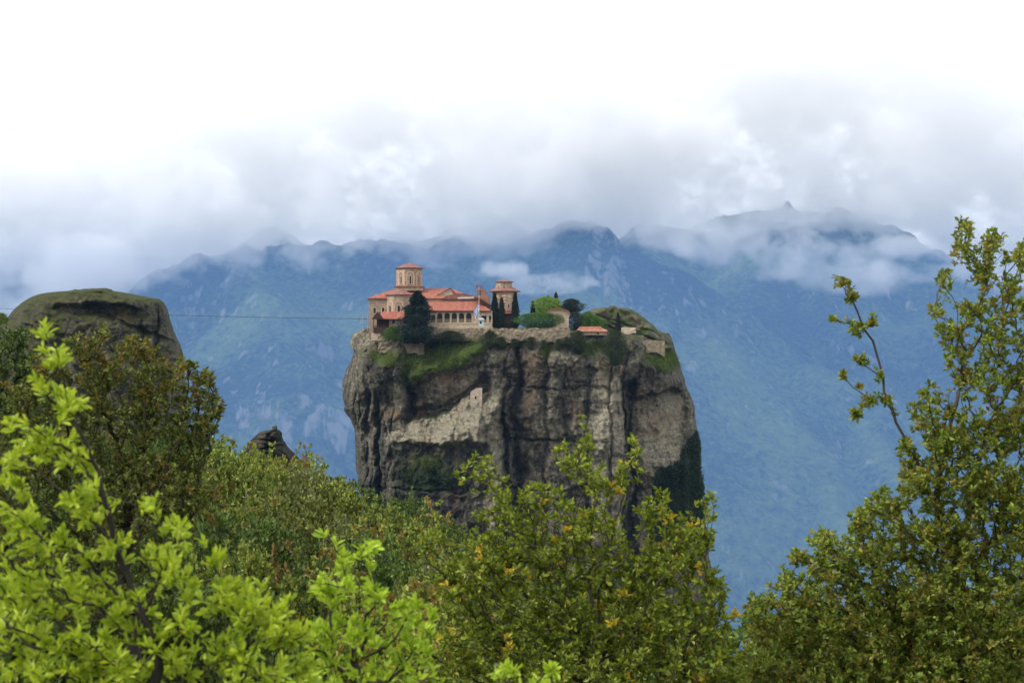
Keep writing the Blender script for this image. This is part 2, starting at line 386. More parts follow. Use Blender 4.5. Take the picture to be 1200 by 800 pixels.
# ------------------------------------------------------------------ rocks
def rock_material(name, dark, mid, pale, moss, moss_up=.55, mossamt=1.0, scale=1.0):
    m = Mat(name); g = m.geo()
    col3 = m.geo((.16*scale, .16*scale, .018*scale))        # water runs straight down the face
    streak = m.noise(col3, 2.2, 7, .62, .4)
    patch = m.noise(m.geo((.045*scale, .045*scale, .03*scale)), 1.4, 6, .6, .5)
    fine = m.noise(g, 1.15*scale, 8, .7)
    grain = m.noise(g, 4.5*scale, 5, .75)
    vd = m.n('ShaderNodeVectorMath', {0: m.geo((.55*scale, .55*scale, .38*scale)), 1: m.n('ShaderNodeVectorMath', {0: m.n('ShaderNodeTexNoise', {'Vector': g, 'Scale': .9*scale, 'Detail': 4}).outputs['Color'], 1: (1.3, 1.3, 1.3)}, operation='MULTIPLY').outputs[0]}, operation='ADD').outputs[0]
    vor = m.n('ShaderNodeTexVoronoi', {'Vector': vd, 'Scale': 1.0}, feature='DISTANCE_TO_EDGE').outputs['Distance']
    joint = m.ramp(vor, [(.0, 1.0), (.05, 0.0)])
    strata = m.noise(m.geo((.05*scale, .05*scale, .75*scale)), 1.0, 5, .65, .5)
    a = m.math('ADD', m.math('MULTIPLY', streak, .5), m.math('MULTIPLY', patch, .5))
    a = m.math('ADD', a, m.math('MULTIPLY', m.math('SUBTRACT', fine, .5), .75))
    a = m.math('ADD', a, m.math('MULTIPLY', m.attr('pale'), .19))
    a = m.math('SUBTRACT', a, m.math('MULTIPLY', m.attr('stain_shade'), .12))  # real stains, plus recess shade put into the colour
    base = m.ramp(a, [(.34, dark), (.50, mid), (.66, pale)])
    base = m.mix(m.math('MULTIPLY', joint, .55), base, (.03, .028, .024, 1))
    base = m.mix(m.ramp(strata, [(.36, .5), (.5, 0.0)]), base, (.45, .44, .42, 1), 'MULTIPLY')
    rust = m.math('MULTIPLY', m.ramp(m.noise(m.geo((.1*scale, .1*scale, .05*scale)), 1.7, 5, .6), [(.54, 0.0), (.68, 1.0)]), .45)
    base = m.mix(m.math('MAXIMUM', rust, m.attr('rust'), ), base, m.mix(.6, base, (.36, .20, .09, 1)))
    base = m.mix(m.ramp(grain, [(.35, .55), (.62, 0.0)]), base, (.5, .5, .5, 1), 'MULTIPLY')
    n = m.n('ShaderNodeNewGeometry'); nzv = m.n('ShaderNodeSeparateXYZ', {0: n.outputs['Normal']}).outputs['Z']
    up = m.math('ADD', nzv, m.math('MULTIPLY', m.math('SUBTRACT', fine, .5), 1.1))
    mf = m.math('MULTIPLY', m.ramp(up, [(moss_up-.1, 0.0), (moss_up+.2, 1.0)]), mossamt)
    mf = m.math('MAXIMUM', mf, m.ramp(m.math('ADD', m.attr('moss'), m.math('ADD', m.math('MULTIPLY', m.math('SUBTRACT', fine, .5), 1.3), m.math('MULTIPLY', m.math('SUBTRACT', patch, .5), 1.2))), [(.36, 0.0), (.62, 1.0)]), True)
    mcol = m.ramp(m.math('ADD', m.math('MULTIPLY', grain, .5), m.math('MULTIPLY', fine, .5)), [(.34, (moss[0]*.5, moss[1]*.4, moss[2]*.8, 1)), (.5, moss), (.66, (moss[0]*1.9, moss[1]*1.6, moss[2]*1.3, 1))]) if True else m.ramp(grain, [(.3, (moss[0]*.45, moss[1]*.45, moss[2]*.5, 1)), (.55, moss), (.75, (moss[0]*1.5, moss[1]*1.45, moss[2]*1.2, 1))])
    col = m.mix(mf, base, mcol)
    iv = m.ramp(m.math('ADD', m.attr('ivy'), m.math('ADD', m.math('MULTIPLY', m.math('SUBTRACT', fine, .5), 1.2), m.math('MULTIPLY', m.math('SUBTRACT', patch, .5), 1.2))), [(.38, 0.0), (.58, 1.0)])
    col = m.mix(iv, col, m.ramp(grain, [(.3, (.006, .012, .005, 1)), (.7, (.035, .055, .018, 1))]))
    h = m.math('ADD', m.math('ADD', fine, m.math('MULTIPLY', strata, .6)), m.math('SUBTRACT', m.math('MULTIPLY', grain, .35), m.math('MULTIPLY', joint, .25)))
    return m.bsdf(col, .92, m.bump(h, .9, 1.1/scale), .15)

def gauss(px, py, cx_, cy_, rx, ry): return np.exp(-((px-cx_)/rx)**2-((py-cy_)/ry)**2)
def win(v, a, b, s): return sstep(a-s, a+s, v)*(1-sstep(b-s, b+s, v))
def crack(px, py, x0, w, y0, y1, dep, seed=0, wob=2.5, soft=8):
    c = x0+wob*gnoise(py/26.0, seed*3.7, .5)
    return -dep*np.exp(-(np.abs(px-c)/w)**1.6)*win(py, y0, y1, soft)

def build_rock(name, D, half_depth, outline, rows, Ff, mf, cap, ncol=560, nback=50, expo=.6, base=None, mat=None, lump=1.0, sc=1.0):
    """A pillar: rows go down the picture height, each row is a closed ring; F pushes the front face towards the viewer."""
    Yc = D+half_depth; s = D/F
    ov = [o[0] for o in outline]
    xl = np.interp(rows, ov, [o[1] for o in outline]); xr = np.interp(rows, ov, [o[2] for o in outline])
    a = np.concatenate([np.linspace(0, math.pi, ncol), np.linspace(math.pi, 2*math.pi, nback+2)[1:-1]])
    A, PY = np.meshgrid(a, rows)
    xc = ((xl+xr)/2)[:, None]; hw = ((xr-xl)/2)[:, None]
    ca, sa = np.cos(A), np.sin(A)
    PX = xc-hw*np.sign(ca)*np.abs(ca)**.85
    Yd = Yc-half_depth*np.sign(sa)*np.abs(sa)**expo
    front = sstep(0.0, .45, sa)
    Fv = Ff(PX, PY)
    X = (PX-600)*Yd/F; Z = (400-PY)*Yd/F
    Y = Yd-Fv*front
    # lumps that also move the outline
    n = lump*(1.1*fbm(X/11, Yd/11, Z/14, 4)+.45*fbm(X/3.2, Yd/3.2, Z/4.5, 4))/sc
    edge = 1-front
    X = X+n*np.sign(-ca)*edge*1.0; Y = Y-n*.5*front
    V = [np.stack([X, Y, Z], -1).reshape(-1, 3)]
    nc = len(a); nr = len(rows)
    mk = {k: [v.ravel()] for k, v in mf(PX, PY).items()}
    # cap: rings going in from the rim
    top = V[0][:nc].copy(); cxy = np.array([top[:, 0].mean(), Yc])
    K = 26
    rings = []
    for k in range(1, K+1):
        tt = k/K; q = top.copy()
        q[:, :2] = top[:, :2]+(cxy-top[:, :2])*tt**1.3*.97
        ppx = 600+q[:, 0]*F/q[:, 1]
        zt = (400-cap(ppx))*q[:, 1]/F
        e = sstep(0, .2, tt)
        q[:, 2] = top[:, 2]*(1-e)+zt*e+(.5*fbm(q[:, 0]/5, q[:, 1]/5, 3.3, 4))*e
        rings.append(q)
    rings = rings[::-1]
    V = np.concatenate(rings+V); nt_ = nr+K
    for k2 in mk:
        mk[k2] = np.concatenate([np.tile(mk[k2][0][:nc]*0, K), mk[k2][0]])
    Q = grid_faces(nt_, nc, True)[:, ::-1]
    if base is not None: V = V-np.array(base)
    return np_mesh(name, V, Q, True, mk)

# --- the great rock under the monastery
OUT = [(390,416,782),(394,414,784),(400,414,787),(413,414,789),(432,409,796),(449,403.5,802),(465,403,808),(479,404,812),(492,411,814),(507,416,816),(520,417,819),(560,421,821),(600,428,823),(640,432,828),(700,436,836),(1000,430,850)]
def moss_line(px): return np.interp(px, [440,470,500,540,570], [448,444,430,418,400])
def diag_line(px): return np.interp(px, [440,478,520,556,570], [512,496,482,464,460])
def warp(px, py):
    return (px+5*fbm(px/34, py/34, 11.3, 3)+1.6*fbm(px/7, py/9, 14.1, 3), py+5*fbm(px/34, py/34, 21.7, 3)+1.8*fbm(px/7, py/9, 24.4, 3))
def worley(x, y, seed):
    xi, yi = np.floor(x).astype(int), np.floor(y).astype(int); best = np.full(x.shape, 9.0)
    for a in (-1, 0, 1):
        for b in (-1, 0, 1):
            h = _perm[(_perm[(xi+a+seed) & 255]+yi+b) & 255]
            best = np.minimum(best, np.hypot(xi+a+_g[h, 0]*.5+.5-x, yi+b+_g[h, 1]*.5+.5-y))
    return best
def F_main(px, py):
    px0, py0 = px, py
    px, py = warp(px, py)
    f = np.zeros_like(px)
    f -= np.where(px0 < 575, 4.5, 5.5)*np.exp(-np.clip(py0-390, 0, None)/13.0)                              # rounded brow
    f += 1.1*fbm(px/16, py/85, 1.1, 4)+2.2*fbm(px/38, py/42, 4.2, 4)            # columns and bulges
    f += .45*fbm(px/5, py/9, 2.7, 4)
    left = 1-.75*sstep(455, 480, px0)
    f -= left*5.5*worley(px/25+.3*py/25, py/34, 3)**1.5+(1-left)*1.8*worley(px/24, py/60, 9)**1.5+.7*worley(px/7, py/8, 31)**1.5
    rib = np.abs(gnoise(px/9.0+.6*gnoise(px/30, py/40, 3), py/120, 6.6)); f -= 1.3*np.exp(-(rib/.10)**1.3)*win(px, 398, 470, 12)*sstep(410, 440, py)
    rib2 = np.abs(gnoise(px/17.0+.5*gnoise(px/40, py/60, 9), py/260, 1.6)); f -= .8*np.exp(-(rib2/.07)**1.2)*win(px, 585, 760, 12)*sstep(405, 440, py)
    f += 9*gauss(px, py, 449, 430, 25, 20)+3.0*gauss(px, py, 425, 455, 14, 22)  # dark mossy boulder on the shoulder
    L = win(px, 474, 568, 7)
    ml, dl = moss_line(px), diag_line(px)
    f += L*(-6*np.clip((ml-py)/28, 0, 1))                                      # grassy slope leaning back
    f += L*2.2*np.exp(-((py-ml-4)/6)**2)
    f += L*(-3.0)*sstep(-1, 7, py-ml-10)*(1-sstep(-3, 3, py-dl+7))
    f += L*(-7.0)*np.exp(-(np.clip(dl-2-py, 0, None)/9)**2)*(py < dl+2)*np.clip((dl-py+2)/4, 0, 1)    # shade slot under the overhang
    S2 = win(px, 448, 568, 9)
    f += S2*sstep(dl-1, dl+42, py)*7.5*(1-sstep(514, 524, py+2*gnoise(px/9, 2, 2)))   # pale slab sloping out
    f += S2*sstep(514, 524, py)*2.0
    f += crack(px, py, 478, 3.6, 436, 492, 8, 1)+crack(px, py, 441, 3, 470, 600, 5, 2)+crack(px, py, 427, 3, 440, 560, 4, 3)
    f += 4.5*np.exp(-((px-579-2*gnoise(py/30, 1, 1))/9.5)**4)*win(py, 468, 640, 8)     # grey pillar
    f += crack(px, py, 571, 4.5, 438, 462, 6, 4, 1)+crack(px, py, 606, 4, 398, 660, 5.5, 5)+crack(px, py, 592, 2.2, 420, 640, 2.4, 6)
    f += crack(px, py, 640, 2.4, 410, 640, 1.8, 7)+crack(px, py, 664, 2.2, 430, 640, 1.4, 8)+crack(px, py, 690, 3, 430, 640, 2.4, 9)
    f += crack(px, py, 742, 5, 448, 680, 7, 10)+crack(px, py, 733, 2, 440, 680, 4, 11)+crack(px, py, 716, 1.8, 420, 600, 2.5, 12)
    br = np.interp(px, [735,750,790,808], [470,462,457,462])
    pn = win(px, 746, 803, 4)
    f += pn*(-6.5*sstep(br-2, br+4, py)*(1-.9*sstep(480, 545, py))+2.5*np.exp(-((py-br+7)/8)**2))
    f += -3*win(px, 806, 830, 4)*sstep(470, 500, py)
    f += 2.5*gauss(px, py, 660, 425, 45, 16)+3*gauss(px, py, 712, 500, 17, 60)
    f += -2.5*gauss(px, py, 705, 410, 14, 14)+5*gauss(px, py, 778, 432, 34, 17)
    f += -1.5*np.exp(-((py-516-3*gnoise(px/20, 5, 5))/1.6)**2)*win(px, 588, 690, 8)-1.2*np.exp(-((py-574-3*gnoise(px/20, 8, 5))/1.8)**2)
    f += -1.0*np.exp(-((py-455-6*gnoise(px/40, 3, 5))/1.6)**2)*win(px, 590, 735, 8)
    return f
def M_main(px, py):
    px, py = warp(px, py)
    w = lambda a, b, c: fbm(px/a, py/b, c, 4)
    ml, dl = moss_line(px), diag_line(px)
    moss = win(px, 472, 572, 6)*win(py, 388, ml+9, 5)*.95
    moss = np.maximum(moss, .8*gauss(px, py, 450, 418, 26, 14))
    moss = np.maximum(moss, .95*gauss(px, py, 778, 424, 30, 17)+.5*gauss(px, py, 720, 408, 50, 9))
    moss = np.maximum(moss, .7*gauss(px, py, 640, 412, 12, 14)+.6*gauss(px, py, 690, 408, 20, 12))
    moss = np.maximum(moss, .62*gauss(px, py, 495, 545, 45, 26)*(py > 518))
    pale = .9*win(px, 455, 566, 8)*win(py, dl+2, 519, 4)+2.6*gauss(px, py, 469, 466, 7, 11)  # slab and whitish patch: lit brightness put into the pale rock colour
    pale = pale+.9*win(px, 748, 800, 4)*win(py, 462, 545, 6)+1.0*win(px, 695, 732, 6)*win(py, 440, 640, 14)
    pale = pale+.5*win(px, 574, 588, 4)*win(py, 470, 640, 8)+.6*win(px, 624, 660, 6)*win(py, 480, 516, 8)+.5*win(px, 500, 565, 8)*win(py, ml+12, dl-4, 5)
    pale = pale+.35*win(px, 568, 668, 4)*win(py, 392, 420, 8)
    stain_shade = .6*win(px, 588, 622, 4)*win(py, 400, 660, 10)+.7*win(px, 640, 700, 10)*win(py, 425, 490, 12)+.8*win(px, 735, 750, 3)*win(py, 445, 680, 10)  # narrow last band: the dark crevice's shade put into the rock colour
    stain_shade = stain_shade+1.0*win(px, 460, 560, 10)*sstep(520, 530, py)+.5*win(px, 400, 445, 6)*sstep(430, 470, py)+.5*gauss(px, py, 770, 450, 35, 10)
    stain_shade = stain_shade+.8*gauss(px, py, 450, 430, 26, 16)
    rust = .8*gauss(px, py, 486, 482, 8, 14)+.6*gauss(px, py, 520, 445, 30, 10)+.7*gauss(px, py, 770, 495, 25, 20)*.6+.4*gauss(px, py, 625, 430, 14, 25)+.7*gauss(px, py, 463, 488, 8, 6)
    ivy = win(px, 795+18*sstep(540, 500, py)-30*sstep(535, 560, py), 830, 7)*win(py, 488, 640, 10)+gauss(px, py, 722, 412, 11, 12)*.9
    ivy = np.maximum(ivy, .75*gauss(px, py, 500, 560, 50, 30)*(py > 522))
    return dict(moss=moss, pale=pale, stain_shade=stain_shade, rust=np.clip(rust, 0, .8), ivy=ivy)
def cap_main(px):
    return np.interp(px, [405,413,424,436,470,500,566,572,668,690,750,768,786,800], [398,394,387,388,391,391,391,385,385,388,391,393,402,405])
rows = np.concatenate([np.linspace(390, 612, 400), np.linspace(615, 1010, 60)])
m_rock = rock_material('conglomerate_rock', (.058,.055,.045,1), (.175,.16,.12,1), (.42,.38,.28,1), (.07,.10,.022,1), .8, .8)
RB = (0, 478, -146)
r = link_mesh('rock_pillar', build_rock('rock_pillar', 438, 40, OUT, rows, F_main, M_main, cap_main, base=RB), m_rock)
r.location = RB
tag(r, 'towering grey and tan rock pillar with sheer cracked sides carrying the red roofed monastery', 'rock pillar')
# the knoll behind the right of the summit
KO = [(360,714,724),(361,700,735),(363,692,741),(367,685,748),(373,680,756),(380,676,764),(388,672,771),(396,668,779),(408,664,789)]
def F_k(px, py): return 1.2*fbm(px/14, py/10, 3.1, 3)-1.3*np.exp(-((py-379-4*gnoise(px/22, 1, 2)-.3*(px-700))/1.6)**2)-.6*np.exp(-((py-370-3*gnoise(px/22, 4, 2)-.3*(px-700))/1.2)**2)
def M_k(px, py): return dict(moss=.55+.3*fbm(px/9, py/5, 1.3, 3), pale=.2+0*px, stain_shade=.6*np.exp(-((py-377)/5)**2), rust=.3*gauss(px, py, 705, 366, 15, 4), ivy=0*px)
k = link_mesh('knoll', build_rock('knoll', 452, 10, KO, np.linspace(360, 408, 70), F_k, M_k, lambda p: 359.6+0*p, ncol=160, nback=30, expo=.8, base=RB, lump=.4), m_rock, r)
BO = [(389,768,776),(391,764,781),(395,762,785),(400,762,787),(406,763,787),(412,766,786)]
b_ = link_mesh('boulder', build_rock('boulder', 466, 5, BO, np.linspace(389, 412, 40), lambda p, q: .5*fbm(p/6, q/6, 1, 4), lambda p, q: dict(moss=0*p+.2, pale=.3+0*p, stain_shade=0*p, rust=0*p, ivy=0*p), lambda p: 388.6+0*p, ncol=70, nback=24, expo=.9, base=RB, lump=.25), m_rock, r)
BO2 = [(386,424,436),(388,420,440),(391,415,444),(396,412,446),(402,411,447),(410,413,447)]
b_ = link_mesh('boulder', build_rock('boulder', 462, 5, BO2, np.linspace(386, 410, 40), lambda p, q: .5*fbm(p/6, q/6, 5, 4), lambda p, q: dict(moss=0*p, pale=.3+0*p, stain_shade=0*p, rust=0*p, ivy=0*p), lambda p: 385.6+0*p, ncol=70, nback=24, expo=.9, base=RB, lump=.25), m_rock, r)

# --- the rounded dome on the left
DO = [(340.5,84,128),(342,62,140),(344,48,152),(347,40,168),(350,34,186),(354,28,192),(360,21,196),(368,13,199),(376,7,201),(390,-6,206),(405,-14,212),(420,-22,216),(450,-40,219),(520,-52,222),(620,-60,226)]
def F_d(px, py):
    px, py = px+2*fbm(px/12, py/12, 3.1, 3), py+2*fbm(px/12, py/12, 9.1, 3)
    f = 1.4*fbm(px/26, py/22, 7.1, 3)-.7*worley(px/11, py/8, 5)**1.5+.35*fbm(px/30, (py-.25*px)/4, 6.6, 4)+.18*fbm(px/6, py/6, 3.3, 4)-4*np.exp(-np.clip(py-341, 0, None)/8)
    lip = 356+5*gnoise(px/25, 2, 7)+.02*(px-100)
    f += win(px, 55, 172, 9)*(-1.6*sstep(lip-1, lip+5, py)*(1-sstep(lip+10, lip+24, py))+.6*np.exp(-((py-lip+3)/3)**2))
    f += -1.5*np.exp(-((py-(362+.38*(px-100)))/2.5)**2)*win(px, 110, 205, 8)
    f += crack(px, py, 181, 3, 356, 420, 2.5, 21)+crack(px, py, 165, 3, 380, 440, 2, 22)
    return f
def M_d(px, py):
    return dict(moss=.62*sstep(352, 344, py)+.38*win(px, 45, 125, 14)*sstep(368, 374, py)+.5*win(px, 0, 70, 10), pale=.25*win(px, 170, 230, 10)+.2, stain_shade=.8*win(px, 55, 165, 9)*win(py, 356, 372, 4), rust=.5*gauss(px, py, 150, 374, 10, 4), ivy=0*px)  # dark band under the lip is overhang shade put into the colour
m_dome = rock_material('lichen_rock', (.035,.034,.026,1), (.09,.085,.06,1), (.22,.21,.155,1), (.06,.07,.02,1), .5, .9, 1.3)
DB = (-82, 318, -70)
dm = link_mesh('rock_dome', build_rock('rock_dome', 300, 18, DO, np.linspace(340.5, 620, 260), F_d, M_d, lambda p: 339.8+0*p, ncol=300, nback=40, expo=.75, base=DB, lump=.4), m_dome)
dm.location = DB; tag(dm, 'rounded mossy olive grey rock dome rising behind the trees at the left', 'rock dome')
SO = [(503,318,324),(504,312,328),(507,305,331),(512,301,332),(516,297,333),(522,294,337),(530,290,346),(540,286,354),(570,278,368),(640,268,380)]
def F_s(px, py): return .6*fbm(px/9, py/6, 5.1, 3)-.7*np.exp(-((py-517-.1*(px-315))/1.6)**2)-.6*np.exp(-((py-525+.15*(px-315))/1.4)**2)
m_out = rock_material('weathered_rock', (.022,.023,.022,1), (.052,.053,.048,1), (.12,.12,.105,1), (.05,.055,.02,1), .7, .5, 2.0)
SB = (-24, 158, -20)
so = link_mesh('rock_outcrop', build_rock('rock_outcrop', 150, 6, SO, np.linspace(503, 640, 150), F_s, lambda p, q: dict(moss=0*p, pale=0*p, stain_shade=.2+0*p, rust=0*p, ivy=0*p), lambda p: 502.6+0*p, ncol=150, nback=30, expo=.8, base=SB, lump=.6, sc=1.0), m_out)
so.location = SB; tag(so, 'small dark craggy rock outcrop poking up above the green bushes', 'rock outcrop')

# grass on the ledges and ivy on the face: blades stuck on the rock where it is green
def face_growth(name, attr, thr, n, leaf, mat_name, cols, up, seed, width=.35):
    me = r.data; nv = len(me.vertices)
    co = np.empty(nv*3, np.float32); me.vertices.foreach_get('co', co); co = co.reshape(-1, 3)
    no = np.empty(nv*3, np.float32); me.vertices.foreach_get('normal', no); no = no.reshape(-1, 3)
    a = np.empty(nv, np.float32); me.attributes[attr].data.foreach_get('value', a)
    rg = np.random.default_rng(seed)
    a = a+.35*fbm(co[:, 0]/5, co[:, 1]/5, co[:, 2]/5, 4)
    idx = np.nonzero(a > thr)[0]; idx = idx[co[idx, 2]+RB[2] > -60]
    if len(idx) == 0: return
    idx = rg.choice(idx, n)
    p = co[idx]+rg.normal(size=(n, 3))*.18+no[idx]*.1
    V, Fc, per = make_leaves(p, no[idx]*.8+np.array([0, 0, up])+rg.normal(size=(n, 3))*.5, leaf*rg.uniform(.5, 1.4, n), leaf*width*rg.uniform(.7, 1.3, n), rg)
    o = link_mesh(name, np_mesh(name, V, Fc, False, dict(tint=np.repeat(np.clip(rg.normal(.5, .25, n), 0, 1), per), age=np.zeros(n*per))), leaf_mat(mat_name, cols, (.2, .2, .05, 1), .2, .0))
    o.location = RB; tag(o, kind='stuff')

# ------------------------------------------------------------------ building helpers (authored in photo pixels at a depth, stored in metres)
def px_x(px, d): return (px-600.0)*d/F
def px_z(py, d): return (400.0-py)*d/F
def mmat(name, col, var=.25, scale=1.2, rough=.9, bump=.3, dist=.05, brick=None):
    m = Mat(name); g = m.geo()
    n = m.noise(g, scale, 6, .65)
    c = m.ramp(n, [(.3, tuple(v*(1-var) for v in col[:3])+(1,)), (.5, col), (.72, tuple(min(1, v*(1+var)) for v in col[:3])+(1,))])
    h = n
    if brick:
        tc = m.n('ShaderNodeNewGeometry'); sp = m.n('ShaderNodeSeparateXYZ', {0: tc.outputs['Position']})
        u = m.math('ADD', sp.outputs[0], sp.outputs[1])
        cb_ = m.n('ShaderNodeCombineXYZ', {0: u, 1: sp.outputs[2]})
        bt = m.n('ShaderNodeTexBrick', {'Vector': cb_.outputs[0], 'Scale': 1.0, 'Brick Width': brick[0], 'Row Height': brick[1], 'Mortar Size': brick[2],
                 'Color1': (1, 1, 1, 1), 'Color2': (.74, .72, .70, 1), 'Mortar': brick[3]})
        c = m.mix(1.0, c, bt.outputs['Color'], 'MULTIPLY'); h = m.math('ADD', m.math('MULTIPLY', bt.outputs['Fac'], -.6), n)
    return m.bsdf(c, rough, m.bump(h, bump, dist), .2)
def tile_mat(name, col):
    m = Mat(name); g = m.geo(); sp = m.n('ShaderNodeSeparateXYZ', {0: g})
    u = m.math('ADD', sp.outputs[0], m.math('MULTIPLY', sp.outputs[1], .0))
    wv = m.math('SINE', m.math('MULTIPLY', sp.outputs[0], 2*math.pi/.42))
    rw = m.math('FRACT', m.math('MULTIPLY', sp.outputs[2], 4.2))
    n = m.noise(g, 1.1, 6, .7); n2 = m.noise(m.geo((2.5, 2.5, 4.5)), 1.0, 2, .5)
    a = m.math('ADD', m.math('MULTIPLY', n, .6), m.math('MULTIPLY', n2, .4))
    c = m.ramp(a, [(.34, (col[0]*.45, col[1]*.55, col[2]*.7, 1)), (.5, col), (.66, (min(1, col[0]*1.45), col[1]*1.9, col[2]*2.1, 1))])
    return m.bsdf(c, .85, m.bump(m.math('ADD', wv, m.math('MULTIPLY', rw, .6)), .6, .06), .25)
M_STONE = mmat('banded_tan_masonry', (.43, .36, .275, 1), .3, 1.1, brick=(.9, .45, .05, (.60, .36, .24, 1)))
M_PLASTER = mmat('pale_lime_stone', (.58, .47, .35, 1), .18, .9, brick=(.8, .4, .035, (.85, .8, .75, 1)))
M_RUBBLE = mmat('rubble_stone', (.34, .285, .205, 1), .35, .5, bump=.5, dist=.15, brick=(.55, .28, .04, (.55, .5, .45, 1)))
M_BRICK = mmat('red_brown_brick', (.32, .165, .10, 1), .3, 1.5)
M_TILE = tile_mat('terracotta_tiles', (.29, .098, .06, 1))
M_TILE2 = tile_mat('faded_terracotta_tiles', (.23, .10, .077, 1))
M_WOOD = mmat('dark_weathered_wood', (.055, .032, .022, 1), .4, 3)
M_DARK = mmat('dark_glass_and_shade', (.018, .02, .022, 1), .3, 3, rough=.15)  # also put on the gallery wall and belfry opening to stand for shade
M_FRAME = mmat('stone_window_surround', (.56, .40, .28, 1), .15, 3)
M_GREY = mmat('grey_metal', (.32, .35, .36, 1), .15, 3, rough=.5)
M_SHEET = mmat('weathered_plastic_sheet', (.50, .47, .46, 1), .35, .8, rough=.6)
M_WHITE = mmat('white_paint', (.75, .75, .73, 1), .08, 2)

class Thing:
    def __init__(s, name, px, py, d, label, cat, group=None):
        s.loc = P(px, py, d); s.d = d
        s.o = empty(name, s.loc); tag(s.o, label, cat, group)
    def part(s, name, bm, mat, parent=None, label=None, smooth=False):
        if isinstance(bm, bpy.types.Mesh): me = bm
        else:
            bmesh.ops.translate(bm, verts=bm.verts[:], vec=-s.loc); me = bm_mesh(name, bm, smooth)
        o = link_mesh(name, me, mat, parent or s.o)
        if label: o['label'] = label
        return o
def bm_box(bm, x0, x1, y0, y1, z0, z1):
    v = [bm.verts.new(q) for q in ((x0,y0,z0),(x1,y0,z0),(x1,y1,z0),(x0,y1,z0),(x0,y0,z1),(x1,y0,z1),(x1,y1,z1),(x0,y1,z1))]
    for f in ((0,1,2,3),(4,5,6,7),(0,1,5,4),(1,2,6,5),(2,3,7,6),(3,0,4,7)): bm.faces.new([v[i] for i in f])
    return bm
def pbox(x0, x1, y0, y1, d, thick, bm=None, back=0.0):
    """box from photo pixels: x0..x1, y0 (top)..y1 (bottom), front face at depth d"""
    return bm_box(bm or bmesh.new(), px_x(x0, d), px_x(x1, d), d+back, d+back+thick, px_z(y1, d), px_z(y0, d))
def hull(pts, bm=None):
    bm = bm or bmesh.new(); vs = [bm.verts.new(p) for p in pts]
    bmesh.ops.convex_hull(bm, input=vs); return bm
def hip_roof(x0, x1, d, thick, ye, yr, rx0, rx1, over=.5, ry=.5, slab=.22, bm=None):
    """roof over a footprint; ridge from rx0 to rx1 (pixels) at fraction ry of the depth"""
    a, b = px_x(x0, d)-over, px_x(x1, d)+over; ze, zr = px_z(ye, d), px_z(yr, d)
    y0, y1 = d-over, d+thick+over; ym = y0+(y1-y0)*ry
    q = [(a,y0,ze),(b,y0,ze),(b,y1,ze),(a,y1,ze),(a,y0,ze-slab),(b,y0,ze-slab),(b,y1,ze-slab),(a,y1,ze-slab),(px_x(rx0,d),ym,zr),(px_x(rx1,d),ym,zr)]
    return hull(q, bm)
def prism(cx_, cy_, r0, r1, z0, z1, n=8, rot=0.0, bm=None, cap=True):
    bm = bm or bmesh.new()
    A = [rot+2*math.pi*i/n for i in range(n)]
    lo = [bm.verts.new((cx_+r0*math.cos(t), cy_+r0*math.sin(t), z0)) for t in A]
    if r1 > 1e-3:
        hi = [bm.verts.new((cx_+r1*math.cos(t), cy_+r1*math.sin(t), z1)) for t in A]
        for i in range(n): bm.faces.new([lo[i], lo[(i+1)%n], hi[(i+1)%n], hi[i]])
        bm.faces.new(hi)
    else:
        t = bm.verts.new((cx_, cy_, z1))
        for i in range(n): bm.faces.new([lo[i], lo[(i+1)%n], t])
    bm.faces.new(lo[::-1]); return bm
def arch_pts(w, h, n=8):
    """outline of an arched opening, origin at the middle of the sill"""
    r = w/2; p = [(-r, 0), (r, 0)]
    return p+[(r*math.cos(math.pi*i/n), h-r+r*math.sin(math.pi*i/n)) for i in range(n+1)]
def plate(pts, org, ax, thick, bm=None):
    """a flat outline (u,v) stood up at org, u along ax, v up, thick outwards"""
    bm = bm or bmesh.new(); ax = Vector(ax).normalized(); nrm = Vector((ax.y, -ax.x, 0))
    f = [bm.verts.new(Vector(org)+ax*u+Vector((0,0,v))+nrm*thick) for u, v in pts]
    b = [bm.verts.new(Vector(org)+ax*u+Vector((0,0,v))) for u, v in pts]
    n = len(pts); bm.faces.new(f); bm.faces.new(b[::-1])
    for i in range(n): bm.faces.new([f[i], b[i], b[(i+1)%n], f[(i+1)%n]])
    return bm
def ring_plate(outer, inner, org, ax, thick):
    bm = bmesh.new(); ax = Vector(ax).normalized(); nrm = Vector((ax.y, -ax.x, 0)); n = len(outer)
    mk = lambda pts, t: [bm.verts.new(Vector(org)+ax*u+Vector((0,0,v))+nrm*t) for u, v in pts]
    of, inf, ob, ib = mk(outer, thick), mk(inner, thick), mk(outer, 0), mk(inner, 0)
    for i in range(n):
        j = (i+1)%n
        bm.faces.new([of[i], of[j], inf[j], inf[i]]); bm.faces.new([ob[i], ob[j], of[j], of[i]]); bm.faces.new([inf[i], inf[j], ib[j], ib[i]]); bm.faces.new([ob[i], ib[i], ib[j], ob[j]])
    return bm
def window(T, org, ax, w, h, parent=None, rim=.16, arch=True, proud=.10, label=None):
    """stone surround standing proud of the wall, dark pane set back in it"""
    o = Vector(org)
    if arch: inn = arch_pts(w, h); out = arch_pts(w+2*rim, h+2*rim); 
    else:
        inn = [(-w/2,0),(w/2,0),(w/2,h),(-w/2,h)]; out = [(-w/2-rim,0),(w/2+rim,0),(w/2+rim,h+2*rim),(-w/2-rim,h+2*rim)]
    out = [(u, v-rim) for u, v in out]
    f = T.part('window', ring_plate(out, inn, o, ax, proud), M_FRAME, parent, label)
    T.part('pane', plate(inn, o, ax, .025), M_DARK, f)
    return f
